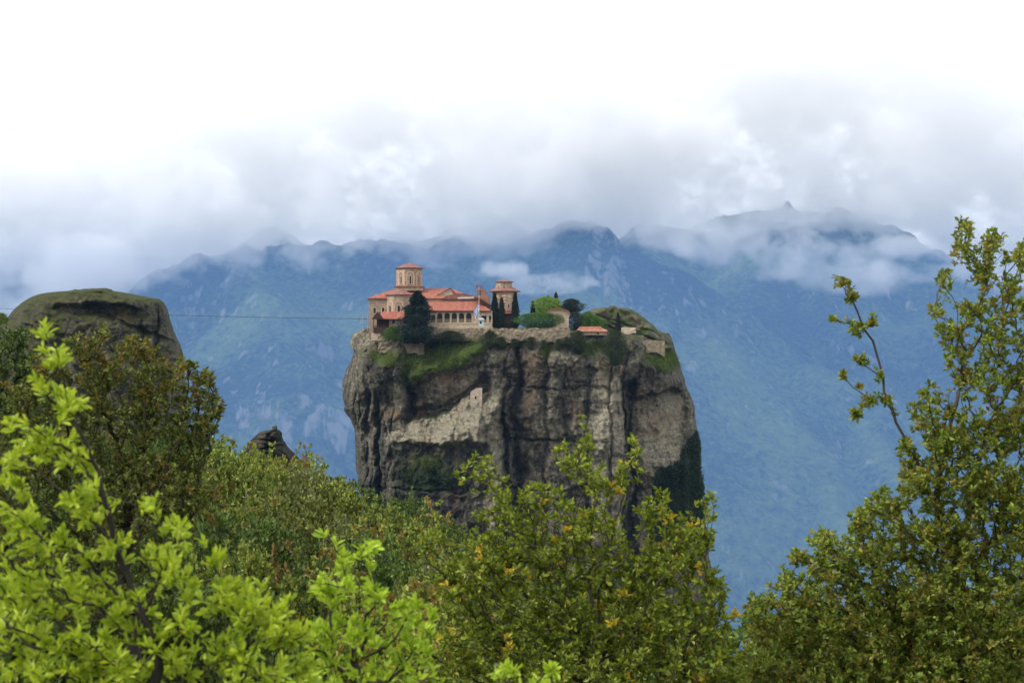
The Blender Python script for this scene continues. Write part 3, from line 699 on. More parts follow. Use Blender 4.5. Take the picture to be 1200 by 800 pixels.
def arcade_wall(bm, x0, x1, z0, z1, y, thick, openings):
    """a wall with real arched or square openings: (xc, w, zs, h, arch)"""
    def strip(a, b, lo, hi):
        if b-a > 1e-4 and hi-lo > 1e-4: bm_box(bm, a, b, y, y+thick, lo, hi)
    cur = x0
    for xc, w, zs, h, ar in sorted(openings):
        a, b = xc-w/2, xc+w/2
        strip(cur, a, z0, z1); strip(a, b, z0, zs)
        if ar:
            n = 10; r = w/2; zc = zs+h-r
            A = [(xc-r*math.cos(math.pi*i/n), zc+r*math.sin(math.pi*i/n)) for i in range(n+1)]
            for p, q in zip(A[:-1], A[1:]):
                v = [bm.verts.new(c) for c in ((p[0],y,p[1]),(q[0],y,q[1]),(q[0],y,z1),(p[0],y,z1),(p[0],y+thick,p[1]),(q[0],y+thick,q[1]),(q[0],y+thick,z1),(p[0],y+thick,z1))]
                for f in ((0,1,2,3),(4,5,6,7),(0,1,5,4),(3,2,6,7)): bm.faces.new([v[i] for i in f])
        else: strip(a, b, zs+h, z1)
        cur = b
    strip(cur, x1, z0, z1)
    return bm

# ------------------------------------------------------------------ the church with its octagonal dome drum
d = 455.0
T = Thing('church', 505, 396, d, 'tan stone church with red tiled roofs and a tall octagonal dome drum', 'church')
s_ = d/F
w = pbox(432, 520, 349.5, 396, d, 16); 
wall = T.part('wall', w, M_STONE)
T.part('wall', pbox(520, 562, 350.5, 396, d, 13), M_PLASTER)
T.part('roof', hip_roof(432, 521, d, 16, 349.3, 337, 461, 512, .55, .5), M_TILE, label='red tiled hip roof over the west end of the church')
# polygonal apse
ax_, ay = px_x(468, d), d+1.2
T.part('apse', prism(ax_, ay, 3.9, 3.9, px_z(396, d), px_z(345.5, d), 8, math.pi/8), M_STONE)
ro = prism(ax_, ay, 4.35, 4.35, px_z(346, d), px_z(345, d), 8, math.pi/8); prism(ax_, ay, 4.35, .9, px_z(345, d), px_z(338.5, d), 8, math.pi/8, ro)
T.part('roof', ro, M_TILE2)
ar = 3.9*math.cos(math.pi/8)
for k, tt in enumerate((-math.pi/2, -math.pi/2-math.pi/4)):
    nrm = Vector((math.cos(tt), math.sin(tt), 0)); axv = (-nrm.y, nrm.x, 0)
    c = Vector((ax_, ay, 0))+nrm*ar
    window(T, (c.x, c.y, px_z(366, d)), axv, .75, 2.0)
    T.part('blind_arch', ring_plate([(u, v) for u, v in arch_pts(2.7, 4.4)], [(u, v+.0) for u, v in arch_pts(2.2, 4.15)], (c.x, c.y, px_z(370, d)), axv, .09), M_FRAME)
for xx in (439, 449):
    window(T, (px_x(xx, d), d, px_z(367, d)), (1, 0, 0), .7, 1.7)
# transverse arm with gable, right of the drum
dg = d+3.5
bm = bmesh.new()
def gable_block(x0, x1, xm, d0, depth, ybase, yeave, yridge):
    f = [(px_x(x0,d0), px_z(ybase,d0)), (px_x(x1,d0), px_z(ybase,d0)), (px_x(x1,d0), px_z(yeave,d0)), (px_x(xm,d0), px_z(yridge,d0)), (px_x(x0,d0), px_z(yeave,d0))]
    return hull([(a, d0, b) for a, b in f]+[(a, d0+depth, b) for a, b in f])
def gable_roof(x0, x1, xm, d0, depth, yeave, yridge, over=.4, th=.22):
    bm = bmesh.new(); X = [px_x(x0,d0)-over, px_x(xm,d0), px_x(x1,d0)+over]; Z = [px_z(yeave,d0)-.1, px_z(yridge,d0)+.05, px_z(yeave,d0)-.1]
    for i in (0, 1):
        q = [(X[i],d0-over,Z[i]),(X[i+1],d0-over,Z[i+1]),(X[i+1],d0+depth,Z[i+1]),(X[i],d0+depth,Z[i])]
        b2 = hull([Vector(p) for p in q]+[Vector(p)+Vector((0,0,th)) for p in q]); me = bpy.data.meshes.new('t'); b2.to_mesh(me); b2.free(); bm.from_mesh(me); bpy.data.meshes.remove(me)
    return bm
T.part('gable', gable_block(513, 533, 528, d+2.0, 6, 349, 346, 338), M_PLASTER)
T.part('roof', gable_roof(513, 534, 528, d+2.0, 6, 346.5, 338), M_TILE2)
T.part('roof', hip_roof(488, 556, d+1.2, 14, 349.4, 336.6, 494, 527, .4, .62), M_TILE, label='long red roof running east from the drum')
# low curved narthex roof, patched with grey sheet
bm = bmesh.new(); dn = d-1.0
pr = [(517,350.5),(524,346.2),(534,343.6),(545,343.8),(556,346.5),(564,350.5)]
hull([(px_x(a,dn), dn, px_z(b,dn)) for a, b in pr]+[(px_x(a,dn), dn+9, px_z(b-1,dn)) for a, b in pr], bm)
nr_ = T.part('narthex_roof', bm, M_TILE2, label='low curved roof patched with faded grey sheeting')
T.part('roof_sheet', hull([(px_x(a,dn), dn-.12, px_z(b,dn)) for a, b in ((536,348.2),(556,347.4),(555,349.8),(537,350.2))]+[(px_x(a,dn), dn-.05, px_z(b,dn)) for a, b in ((536,348.2),(556,347.4),(555,349.8),(537,350.2))]), M_SHEET, nr_)
# square base and the drum
dc = d+8.0; dx = px_x(479.5, dc)
T.part('drum_base', prism(dx, dc, 5.9, 5.9, px_z(341, dc), px_z(336.4, dc), 4, math.pi/4), M_STONE)
rb = prism(dx, dc, 6.3, 6.3, px_z(336.6, dc), px_z(335.8, dc), 4, math.pi/4); prism(dx, dc, 6.3, 3.9, px_z(335.8, dc), px_z(334.6, dc), 4, math.pi/4, rb)
T.part('base_roof', rb, M_TILE2)
rot = math.pi/8+.16; rd = 3.95
dr = T.part('drum', prism(dx, dc, rd, rd, px_z(336, dc), px_z(315, dc), 8, rot), M_STONE)
ap = rd*math.cos(math.pi/8)
for k in range(8):
    tt = rot+math.pi/8+k*math.pi/4
    nrm = Vector((math.cos(tt), math.sin(tt), 0))
    if nrm.y > .2: continue
    axv = (-nrm.y, nrm.x, 0); c = Vector((dx, dc, 0))+nrm*ap
    window(T, (c.x, c.y, px_z(333.2, dc)), axv, .48, 2.35, dr, .12)
    T.part('blind_arch', ring_plate(arch_pts(2.35, 4.3), arch_pts(1.75, 4.0), (c.x, c.y, px_z(335, dc)), axv, .10), M_FRAME, dr)
co = prism(dx, dc, rd+.22, rd+.3, px_z(315.6, dc), px_z(314.6, dc), 8, rot)
T.part('cornice', co, M_BRICK)
rf = prism(dx, dc, rd+.5, rd+.5, px_z(314.6, dc), px_z(314.0, dc), 8, rot); prism(dx, dc, rd+.5, .12, px_z(314.0, dc), px_z(307.8, dc), 8, rot, rf)
dr_roof = T.part('drum_roof', rf, M_TILE2)
cr_ = bm_box(bmesh.new(), dx-.05, dx+.05, dc-.05, dc+.05, px_z(308.0, dc), px_z(304.6, dc)); bm_box(cr_, dx-.28, dx+.28, dc-.04, dc+.04, px_z(306.0, dc), px_z(305.6, dc))
T.part('cross', cr_, M_GREY, dr_roof)

# ------------------------------------------------------------------ the arcaded wing in front
d = 447.0
T = Thing('arcade_wing', 537, 392, d, 'low monastery wing with row of arched openings under long bright red sloping roof', 'building')
zt, zb = px_z(364.3, d), px_z(392, d)
ops = [(px_x(507.5, d), 1.05, px_z(377.8, d), 2.1, False)]
for i in range(5): ops.append((px_x(515.4+8.5*i, d), 1.5, px_z(377.8, d), 2.75, True))
ops += [(px_x(567.2, d), 1.45, px_z(377.8, d), 1.95, False), (px_x(574.3, d), .65, px_z(377.8, d), 1.95, False)]
bm = arcade_wall(bmesh.new(), px_x(497, d), px_x(577, d), zb, zt, d, .5, ops)
wl = T.part('wall', bm, M_PLASTER)
T.part('wall', bm_box(bmesh.new(), px_x(497, d), px_x(577, d), d+3.2, d+3.6, zb, zt), M_DARK, label='back wall of the gallery, coloured dark for shade')  # dark colour on this wall stands for the shade indoors
T.part('wall', bm_box(bmesh.new(), px_x(497, d), px_x(497, d)+.4, d+.5, d+7.4, zb, zt-.02), M_PLASTER)
T.part('wall', bm_box(bmesh.new(), px_x(577, d)-.4, px_x(577, d), d+.5, d+7.4, zb, zt-.02), M_PLASTER)
for xc, w_, zs, h_, ar_ in ops:
    gm = bmesh.new(); n = 3 if w_ > 1 else 2          # glazing bars and rail
    for i in range(1, n): bm_box(gm, xc-w_/2+w_*i/n-.035, xc-w_/2+w_*i/n+.035, d+.2, d+.27, zs, zs+h_-(.25 if ar_ else 0))
    bm_box(gm, xc-w_/2, xc+w_/2, d+.19, d+.28, zs+h_*.40, zs+h_*.40+.08); bm_box(gm, xc-w_/2, xc+w_/2, d+.19, d+.28, zs, zs+.1)
    f = T.part('window', gm, M_WOOD, wl)
    pts = arch_pts(w_, h_) if ar_ else [(-w_/2,0),(w_/2,0),(w_/2,h_),(-w_/2,h_)]
    T.part('pane', plate(pts, (xc, d+.34, zs), (1,0,0), .03), M_DARK, f)
    bl_ = bm_box(bmesh.new(), xc-w_/2, xc+w_/2, d+.12, d+.18, zs+.02, zs+h_*.38)
    T.part('parapet_panel', bl_, mmat('dull_green_panel', (.17, .16, .10, 1), .2, 4) if 'dull_green_panel' not in bpy.data.materials else bpy.data.materials['dull_green_panel'], f)
for i in range(6): T.part('pilaster', bm_box(bmesh.new(), px_x(511.1+8.5*i, d)-.16, px_x(511.1+8.5*i, d)+.16, d-.14, d, px_z(378.6, d), px_z(366.2, d)), M_FRAME, wl)
T.part('sill_band', bm_box(bmesh.new(), px_x(497, d), px_x(577, d), d-.12, d, px_z(379.4, d), px_z(378.6, d)), M_FRAME)
a, b = px_x(495.5, d), px_x(575.5, d); y0, y1 = d-.7, d+7.6; ze = px_z(363.6, d); zr = px_z(351.8, d)
q = [(a,y0,ze),(b,y0,ze),(px_x(559,d),y1,zr),(px_x(502,d),y1,zr)]
T.part('roof', hull([Vector(p) for p in q]+[Vector(p)-Vector((0,0,.25)) for p in q]+[Vector((b,y1,ze-.25)), Vector((a,y1,ze-.25))]), M_TILE, label='long bright terracotta roof sloping to the front')
T.part('eave', bm_box(bmesh.new(), a-.02, b+.02, y0-.08, y0+.3, ze-.42, ze-.252), M_WOOD)

# stone terrace wall under the arcade and retaining wall to its right
d = 444.5
def rough_wall(name, pts_top, yb, d0, thick, mat, nx=90, nz=16, amp=.12, base=None):
    xs = np.linspace(pts_top[0][0], pts_top[-1][0], nx); tp = np.interp(xs, [p[0] for p in pts_top], [p[1] for p in pts_top])
    X = px_x(xs, d0); ZT = px_z(tp, d0)+.14*fbm(X/1.2, 0.3, d0, 3); ZB = px_z(yb, d0)+.9*fbm(X/3.5, 2.2, d0, 4)
    tt = np.linspace(0, 1, nz)[:, None]; Zf = ZB+(ZT-ZB)*tt; Xf = np.broadcast_to(X, Zf.shape)
    Yf = d0+amp*fbm(Xf/.8, 4.4, Zf/.8, 3)
    fr = np.stack([Xf, Yf, Zf], -1); bk = np.stack([Xf, np.full_like(Xf, d0+thick), Zf], -1)[::-1]
    G = np.concatenate([fr, bk]); G = np.concatenate([G[:, :1]*1, G, G[:, -1:]*1], 1)
    mid = (fr[:, :1]+bk[::-1][:, :1])/2
    V = G.reshape(-1, 3)-np.array(base); 
    return np_mesh(name, V, grid_faces(2*nz, nx+2), False)
wb = P(537, 398, d)
o = link_mesh('terrace_wall', rough_wall('terrace_wall', [(496,384.6),(566,384.6)], 398, d, 1.6, M_RUBBLE, base=wb), M_RUBBLE); o.location = wb
tag(o, 'pale rubble stone terrace wall directly under the arched gallery', 'wall')
d = 440.5; wb = P(619, 402, d)
o = link_mesh('retaining_wall', rough_wall('retaining_wall', [(566,386.5),(572,384.2),(600,384.6),(640,384.2),(668,384.0)], 403, d, 3.0, M_RUBBLE, nx=140, amp=.2, base=wb), M_RUBBLE); o.location = wb
tag(o, 'long tan rubble retaining wall along the cliff edge right of the flagpole', 'wall')
wb = P(736, 390, 444)
o = link_mesh('garden_wall', rough_wall('garden_wall', [(728,383.5),(745,383.6)], 391, 444, .6, M_PLASTER, nx=30, nz=8, base=wb), M_PLASTER); o.location = wb
tag(o, 'short pale wall beside the lone slim cypress below the knoll', 'wall')
wb = P(766, 405, 449); 
o = link_mesh('bastion_wall', rough_wall('bastion_wall', [(751,399.2),(764,398.2),(779,399.4)], 414, 449, 2.4, M_RUBBLE, nx=40, nz=12, base=wb), M_RUBBLE); o.location = wb
tag(o, 'pale stone wall at the right end of the rock summit beside the round boulder', 'wall')
wb = P(470, 405, 446)
o = link_mesh('garden_terrace_wall', rough_wall('garden_terrace_wall', [(443,393.5),(470,396),(497,397.5)], 414, 445.5, 2.5, M_RUBBLE, nx=60, nz=12, amp=.3, base=wb), M_RUBBLE); o.location = wb
tag(o, 'grey rubble wall below the wooden lookout and the dark conifer', 'wall')

# ------------------------------------------------------------------ wooden lookout with red roof
d = 447.0
T = Thing('lookout_house', 455, 396, d, 'small house with dark timber balcony and red roof at the left edge of the summit', 'house')
T.part('wall', pbox(456, 474, 372.5, 396, d+.6, 5), M_STONE)
T.part('roof', hip_roof(441, 473.5, d-.6, 6.4, 373.2, 364.8, 447, 473, .3, .55), M_TILE)
gb = hull([(px_x(a,d-1.0), d-1.0, px_z(b,d)) for a, b in ((435.5,373.6),(449.5,373.6),(441.8,365.6))]+[(px_x(a,d-1.0), d+5.6, px_z(b,d)) for a, b in ((435.5,373.6),(449.5,373.6),(443.5,365.6))])
T.part('gable', gb, M_WOOD)
bal = pbox(437.6, 456, 383.5, 390, d-.6, 5.8); T.part('balcony', bal, M_WOOD)
for xx in (437.8, 443.6, 449.6, 455.4): T.part('post', pbox(xx-.25, xx+.45, 373.6, 383.5, d-.6, .2), M_WOOD)
rl = pbox(437.6, 456, 382.0, 382.5, d-.6, .12)
for xx in np.arange(438.4, 456, .9): pbox(xx, xx+.25, 382.5, 383.5, d-.58, .08, rl)
T.part('railing', rl, M_WOOD)
T.part('wall', pbox(441.5, 456, 374.2, 383.5, d+2.4, 2.4), M_WOOD, label='dark boarded wall behind the balcony')
window(T, (px_x(461, d), d+.6, px_z(379.5, d)), (1,0,0), .8, 1.2, None, .1, False)
T.part('base_wall', pbox(435, 446, 390, 398.5, d-.2, 5), M_PLASTER)
T.part('base_wall', pbox(446, 470, 390, 396, d+.8, 4), M_RUBBLE)

# ------------------------------------------------------------------ chapel with small drum at the right, and the brick bell wall
d = 456.0
T = Thing('chapel', 590, 392, d, 'small brick banded chapel with low octagonal lantern between the tall dark cypresses', 'chapel')
T.part('wall', pbox(577.5, 605, 349, 392, d, 7), M_STONE)
cxx = px_x(591.5, d+3.5); cyy = d+3.5
T.part('apse', prism(px_x(596, d), d, 2.1, 2.1, px_z(364.5, d), px_z(345.5, d), 8, math.pi/8), M_STONE)
ro = prism(cxx, cyy, 5.0, 5.0, px_z(341.4, d), px_z(340.6, d), 8, math.pi/8); prism(cxx, cyy, 5.0, 2.3, px_z(340.6, d), px_z(336.0, d), 8, math.pi/8, ro)
T.part('roof', ro, M_TILE2)
T.part('upper_wall', prism(cxx, cyy, 4.0, 4.0, px_z(351, d), px_z(341.2, d), 8, math.pi/8), M_STONE)
dr = T.part('lantern', prism(cxx-.2, cyy, 2.55, 2.55, px_z(341, d), px_z(330.2, d), 8, math.pi/8), M_STONE)
for k in range(8):
    tt = k*math.pi/4; nrm = Vector((math.cos(tt), math.sin(tt), 0))
    if nrm.y > .2: continue
    c = Vector((cxx-.2, cyy, 0))+nrm*2.55*math.cos(math.pi/8)
    window(T, (c.x, c.y, px_z(338.6, d)), (-nrm.y, nrm.x, 0), .5, 1.0, dr, .14)
lr = prism(cxx-.2, cyy, 2.95, 2.95, px_z(330.2, d), px_z(329.5, d), 8, math.pi/8); prism(cxx-.2, cyy, 2.95, .1, px_z(329.5, d), px_z(327.0, d), 8, math.pi/8, lr)
T.part('lantern_roof', lr, M_TILE2)
lo_ = hip_roof(576, 606.5, d-2.2, 2.4, 366.6, 361.4, 579, 604, .2, .95); T.part('porch_roof', lo_, M_TILE)
T.part('porch_wall', pbox(577.5, 605.5, 366.8, 392, d-1.9, 1.6), M_WOOD)
for xx in (588, 596.2): window(T, (px_x(xx, d-2), d-.02 if xx < 590 else d-1.96, px_z(360.8, d)), (1,0,0), .4, 1.2)
d = 453.0
T = Thing('brick_belfry', 566, 366, d, 'red brown brick gable wall with sloping tiled top left of the small chapel', 'belfry')
pts = [(558.5,367),(574.5,367),(574.5,350.5),(567.5,342),(566,338.5),(562,335.6),(558.5,336)]
hb = hull([(px_x(a,d), d, px_z(b,d)) for a, b in pts]+[(px_x(a,d), d+2.6, px_z(b,d)) for a, b in pts])
bw = T.part('wall', hb, M_BRICK)
T.part('opening', plate(arch_pts(.8, 1.7), (px_x(561.6, d), d-.012, px_z(346, d)), (1,0,0), .02), M_DARK)  # dark plate on the solid wall, its colour standing for the opening's shade
cp = [(557.8,335.4),(562.2,334.8),(566.6,337.8),(568.2,341.4),(575.6,350)]
for p, q in zip(cp[:-1], cp[1:]):
    v = [(px_x(p[0],d), d-.3, px_z(p[1],d)), (px_x(q[0],d), d-.3, px_z(q[1],d))]
    v += [(a, d+2.9, c) for a, b, c in v]
    T.part('coping', hull([Vector(k_)+Vector((0,0,.03)) for k_ in v]+[Vector(k_)+Vector((0,0,.25)) for k_ in v]), M_TILE2, bw)
bm = hull([(px_x(a,450), 449.6, px_z(b,450)) for a, b in ((556,349.6),(560,350.4),(576,360.2),(575.4,357.6),(561,348.6))]+[(px_x(a,450), 452.6, px_z(b,450)) for a, b in ((556,349.6),(560,350.4),(576,360.2),(575.4,357.6),(561,348.6))])
T.part('lean_to_roof', bm, M_WOOD)

# ------------------------------------------------------------------ small shrine house, red roofed shed
d = 446.0
T = Thing('shrine', 655, 385, d, 'small whitewashed shrine with arched red roof between the hedge and green bushes', 'shrine')
T.part('wall', pbox(648, 666.5, 366.5, 386.5, d, 4.2), M_PLASTER)
op = plate(arch_pts(2.0, 2.6), (px_x(657, d), d-.012, px_z(379, d)), (1,0,0), .02); T.part('niche', op, M_STONE)
bm = bmesh.new(); n = 12
arc = [(px_x(654.2+14.2*math.cos(math.pi-math.pi*i/n), d), px_z(367.2-6.0*math.sin(math.pi*i/n), d)) for i in range(n+1)]
for p, q in zip(arc[:-1], arc[1:]):
    v = [bm.verts.new(c) for c in ((p[0],d-.7,p[1]),(q[0],d-.7,q[1]),(q[0],d+4.6,q[1]),(p[0],d+4.6,p[1]),(p[0],d-.7,p[1]-.3),(q[0],d-.7,q[1]-.3),(q[0],d+4.6,q[1]-.3),(p[0],d+4.6,p[1]-.3))]
    for f in ((0,1,2,3),(4,5,6,7),(0,1,5,4),(3,2,6,7)): bm.faces.new([v[i] for i in f])
bmesh.ops.remove_doubles(bm, verts=bm.verts[:], dist=1e-4)
T.part('roof', bm, M_TILE)
T.part('gable', hull([(a, d-.05, b-.25) for a, b in arc]+[(a, d+4.2, b-.25) for a, b in arc]), M_PLASTER)
d = 443.5
T = Thing('red_roofed_shed', 692, 390, d, 'low stone shed with orange red roof sunk behind bushes right of the shrine', 'shed')
T.part('wall', pbox(677, 711, 386.2, 392.5, d+.3, 4), M_PLASTER)
T.part('roof', hip_roof(676, 712, d, 4.6, 388.3, 382.4, 680, 704, .25, .6), M_TILE)
window(T, (px_x(701, d), d+.3, px_z(391.6, d)), (1,0,0), .5, .6, None, .08, False)

# ------------------------------------------------------------------ hermit cell in the rock niche, stair, shrine lantern, kiosk, flag
d = 438.4
T = Thing('hermit_cell', 557, 475, d, 'pinkish stone hermit cell wall closing a hollow in the cliff above the pale slab', 'cell')
T.part('wall', hull([(px_x(a,d), d+c, px_z(b,d)) for c in (0, 7) for a, b in ((550.4,476),(565,476.5),(565,454.5),(558,455),(551.5,459))]), mmat('pinkish_stone', (.50,.41,.33,1), .2, 1.2, brick=(.8,.4,.03,(.8,.75,.7,1))))
window(T, (px_x(557.5, d), d, px_z(467.5, d)), (1,0,0), .45, .8, None, .08, False)
d = 442.5
T = Thing('kiosk', 564, 386, d, 'small pale blue grey metal hut beside the flagpole on the terrace', 'hut')
T.part('body', pbox(560.8, 567.2, 374.6, 383.0, d, 1.8), mmat('pale_blue_metal', (.42,.52,.53,1), .1, 3))
T.part('roof', hip_roof(560.4, 567.6, d-.1, 2.0, 374.5, 372.2, 562.5, 565.5, .12, .5, .08), M_GREY)
T.part('window', pbox(562.2, 564.4, 376.4, 379.2, d-.03, .028), M_DARK)
for xx in (561.2, 566.2): T.part('leg', pbox(xx, xx+.8, 383, 387, d+.2, .25), M_GREY)
d = 443.0
T = Thing('flagpole', 561.3, 386, d, 'tall thin flagpole standing behind the small metal hut', 'flagpole')
fx = px_x(561.3, d)
T.part('pole', prism(fx, d, .07, .045, px_z(387, d), px_z(335, d), 8), M_WHITE)
T.part('finial', prism(fx, d, .1, .0, px_z(335, d), px_z(333.8, d), 8), M_GREY)
# the flag hangs in folds from the pole
NX, NZ = 27, 18
gx, gz = np.meshgrid(np.linspace(0, 1, NX), np.linspace(0, 1, NZ))
fw, fh = 3.6, 2.4
ang = 1.02+.18*gz
U = -(gx*fw*np.cos(ang)*.78); Zz = -gz*fh*.92-gx*fw*np.sin(ang)*.72
Yy = .22*np.sin(gx*9+gz*2)*gx+.1*np.sin(gx*17-gz*3)*gx
V = np.stack([U, Yy, Zz], -1).reshape(-1, 3); Fq = grid_faces(NZ, NX)
mi = []
for i in range(NZ-1):
    for j in range(NX-1):
        stripe = int(i/((NZ-1)/9.0)); u = j/(NX-1)*27; v = stripe
        if u < 10 and stripe < 5: mi.append(1 if (4 <= u < 6 or stripe == 2) else 0)
        else: mi.append(0 if stripe % 2 == 0 else 1)
fb = Vector((fx-.06, d, px_z(355.5, d)))
fl = link_mesh('flag', np_mesh('flag', V, Fq, True, None, mi), [mmat('flag_blue', (.03,.12,.42,1), .05, 3), mmat('flag_white', (.75,.75,.75,1), .05, 3)])
fl.location = fb; so_ = fl.modifiers.new('thick', 'SOLIDIFY'); so_.thickness = .012
tag(fl, 'blue and white striped flag with a white cross hanging limp from the flagpole', 'flag')
d = 444.0
T = Thing('stone_lantern', 492.5, 402, d, 'little white stone marker standing below the dark conifer', 'marker')
T.part('post', prism(px_x(492.8, d), d, .34, .26, px_z(403, d), px_z(393.5, d), 4, math.pi/4), M_PLASTER)
T.part('cap', prism(px_x(492.8, d), d, .42, .0, px_z(393.5, d), px_z(391, d), 4, math.pi/4), M_FRAME)

# cable lift: frame at the left edge and the cable that runs to the far side
d = 452.0
T = Thing('cable_lift_frame', 429, 383, d, 'small steel cable lift frame at the left edge of the summit', 'lift frame')
T.part('mast', pbox(424.8, 425.5, 370, 388, d, .18), M_GREY); T.part('mast', pbox(430.0, 430.8, 368, 388, d, .18), M_GREY)
for yy in (371.5, 374.2, 377.6): T.part('crossbar', pbox(422.2, 432.4, yy, yy+.5, d-.1, .14), M_GREY)
T.part('brace', hull([(px_x(a,d), d+c, px_z(b,d)) for c in (.19, .3) for a, b in ((424.9,383),(425.5,383),(430.6,376.5),(430.1,376.5))]), M_GREY)
T.part('sheave', prism(px_x(427.6, d), d-.15, .3, .3, px_z(373.9, d), px_z(373.4, d), 12), M_WOOD)
def tube_pts(pts, r, n=6):
    pts = np.asarray(pts, float); r = np.broadcast_to(r, (len(pts),))
    tg = np.gradient(pts, axis=0); tg /= np.linalg.norm(tg, axis=1, keepdims=True)+1e-9
    ref = np.where(np.abs(tg[:, 2:3]) < .9, np.array([[0, 0, 1.]]), np.array([[1., 0, 0]]))
    u = np.cross(tg, ref); u /= np.linalg.norm(u, axis=1, keepdims=True)+1e-9; v = np.cross(tg, u)
    a = np.arange(n)*2*math.pi/n
    V = pts[:, None]+r[:, None, None]*(u[:, None]*np.cos(a)[None, :, None]+v[:, None]*np.sin(a)[None, :, None])
    return V.reshape(-1, 3), grid_faces(len(pts), n, True)
def cable(p0, p1, sag, r, label):
    t = np.linspace(0, 1, 40)[:, None]; p0, p1 = np.array(p0), np.array(p1)
    pts = p0+(p1-p0)*t; pts[:, 2] -= sag*4*(t*(1-t))[:, 0]
    V, Q = tube_pts(pts-p0, r); o = link_mesh('lift_cable', np_mesh('lift_cable', V, Q, True), mmat('dark_steel_cable', (.03,.035,.045,1), .1, 1, .5) if 'dark_steel_cable' not in bpy.data.materials else bpy.data.materials['dark_steel_cable'])
    o.location = p0; tag(o, label, 'cable')
cable(P(430, 373.6, 451.9), P(-120, 354.5, 560), 1.0, .075, 'taut dark lift cable running left from the summit behind the rock dome')

# ------------------------------------------------------------------ vegetation
def leaf_mat(name, stops, age_col, trans=.35, vary=.25, rough=.5):
    m = Mat(name)
    col = m.ramp(m.attr('tint'), stops)
    col = m.mix(m.attr('age'), col, age_col)
    oi = m.n('ShaderNodeObjectInfo')
    hs = m.n('ShaderNodeHueSaturation', {'Color': col, 'Value': m.math('ADD', 1-vary/2, m.math('MULTIPLY', oi.outputs['Random'], vary)),
             'Hue': m.math('ADD', .492, m.math('MULTIPLY', oi.outputs['Random'], .016))})
    c = hs.outputs[0]
    p = m.n('ShaderNodeBsdfPrincipled', {'Base Color': c, 'Roughness': rough, 'Specular IOR Level': .35})
    t = m.n('ShaderNodeBsdfTranslucent', {'Color': m.mix(1.0, c, (1.15, 1.1, .6, 1), 'MULTIPLY')})
    mx_ = m.n('ShaderNodeMixShader', {0: trans, 1: p.outputs[0], 2: t.outputs[0]})
    m.l(mx_.outputs[0], m.out.inputs['Surface']); return m.m
def bark_mat(name, col):
    m = Mat(name); g = m.coord((1, 1, .35))
    n = m.noise(g, 30, 6, .7)
    return m.bsdf(m.ramp(n, [(.3, tuple(.5*v for v in col[:3])+(1,)), (.65, col)]), .9, m.bump(n, .6, .01), .2)
M_BARK = bark_mat('grey_brown_bark', (.085, .07, .055, 1))
M_BARK2 = bark_mat('dark_bark', (.05, .042, .035, 1))

def unit(v): return v/(np.linalg.norm(v, axis=-1, keepdims=True)+1e-9)
def make_leaves(pos, dirs, length, width, rng, detail=False, fold=.25, curl=.25):
    """one small folded blade per row: returns verts, face arrays, verts per leaf"""
    n = len(pos); d = unit(dirs)
    r = rng.normal(size=(n, 3)); r[:, 2] += .8
    side = unit(np.cross(d, r)); nor = np.cross(side, d)
    Ln = np.broadcast_to(length, (n,))[:, None]; Wd = np.broadcast_to(width, (n,))[:, None]
    def pt(t, s, up): return pos+d*Ln*t+side*Wd*s+nor*Ln*up
    if detail:
        c = curl*rng.uniform(-1, 1, (n, 1))
        vs = [pt(0, 0, 0), pt(.38, -.36, fold*.35), pt(.75, -.48, fold*.3-c*.3), pt(1, 0, -c*.6), pt(.75, .48, fold*.3-c*.3), pt(.38, .36, fold*.35), pt(.38, 0, 0), pt(.75, 0, -c*.25)]
        V = np.stack(vs, 1).reshape(-1, 3); b = (np.arange(n)*8)[:, None]
        tri = np.concatenate([b+np.array([[0, 6, 1]]), b+np.array([[0, 5, 6]]), b+np.array([[2, 7, 3]]), b+np.array([[7, 4, 3]])])
        qd = np.concatenate([b+np.array([[1, 6, 7, 2]]), b+np.array([[6, 5, 4, 7]])])
        return V, [tri, qd], 8
    vs = [pt(0, 0, 0), pt(.55, -.5, fold*.5), pt(1, 0, 0), pt(.55, .5, fold*.5)]
    V = np.stack(vs, 1).reshape(-1, 3); b = (np.arange(n)*4)[:, None]
    return V, [np.concatenate([b+np.array([[0, 2, 1]]), b+np.array([[0, 3, 2]])])], 4

def grow(root, trunk, tips, bf):
    """join tips to the trunk so that total length and path length both stay short"""
    nodes = [np.array(root)]+[np.array(t) for t in trunk]
    N = len(nodes)+len(tips); pts = np.array(nodes+list(tips)); par = np.full(N, -1); path = np.zeros(N)
    for i in range(1, len(nodes)):
        par[i] = i-1; path[i] = path[i-1]+np.linalg.norm(pts[i]-pts[i-1])
    cost = np.full(N, 1e9); best = np.zeros(N, int); open_ = np.zeros(N, bool); open_[len(nodes):] = True
    def relax(k):
        c = np.linalg.norm(pts-pts[k], axis=1)+bf*path[k]
        b = open_ & (c < cost); cost[b] = c[b]; best[b] = k
    for i in range(len(nodes)): relax(i)
    order = list(range(len(nodes)))
    for _ in range(len(tips)):
        c = np.where(open_, cost, 1e9); k = int(c.argmin()); par[k] = best[k]; open_[k] = False
        path[k] = path[par[k]]+np.linalg.norm(pts[k]-pts[par[k]]); order.append(k); relax(k)
    return pts, par, order

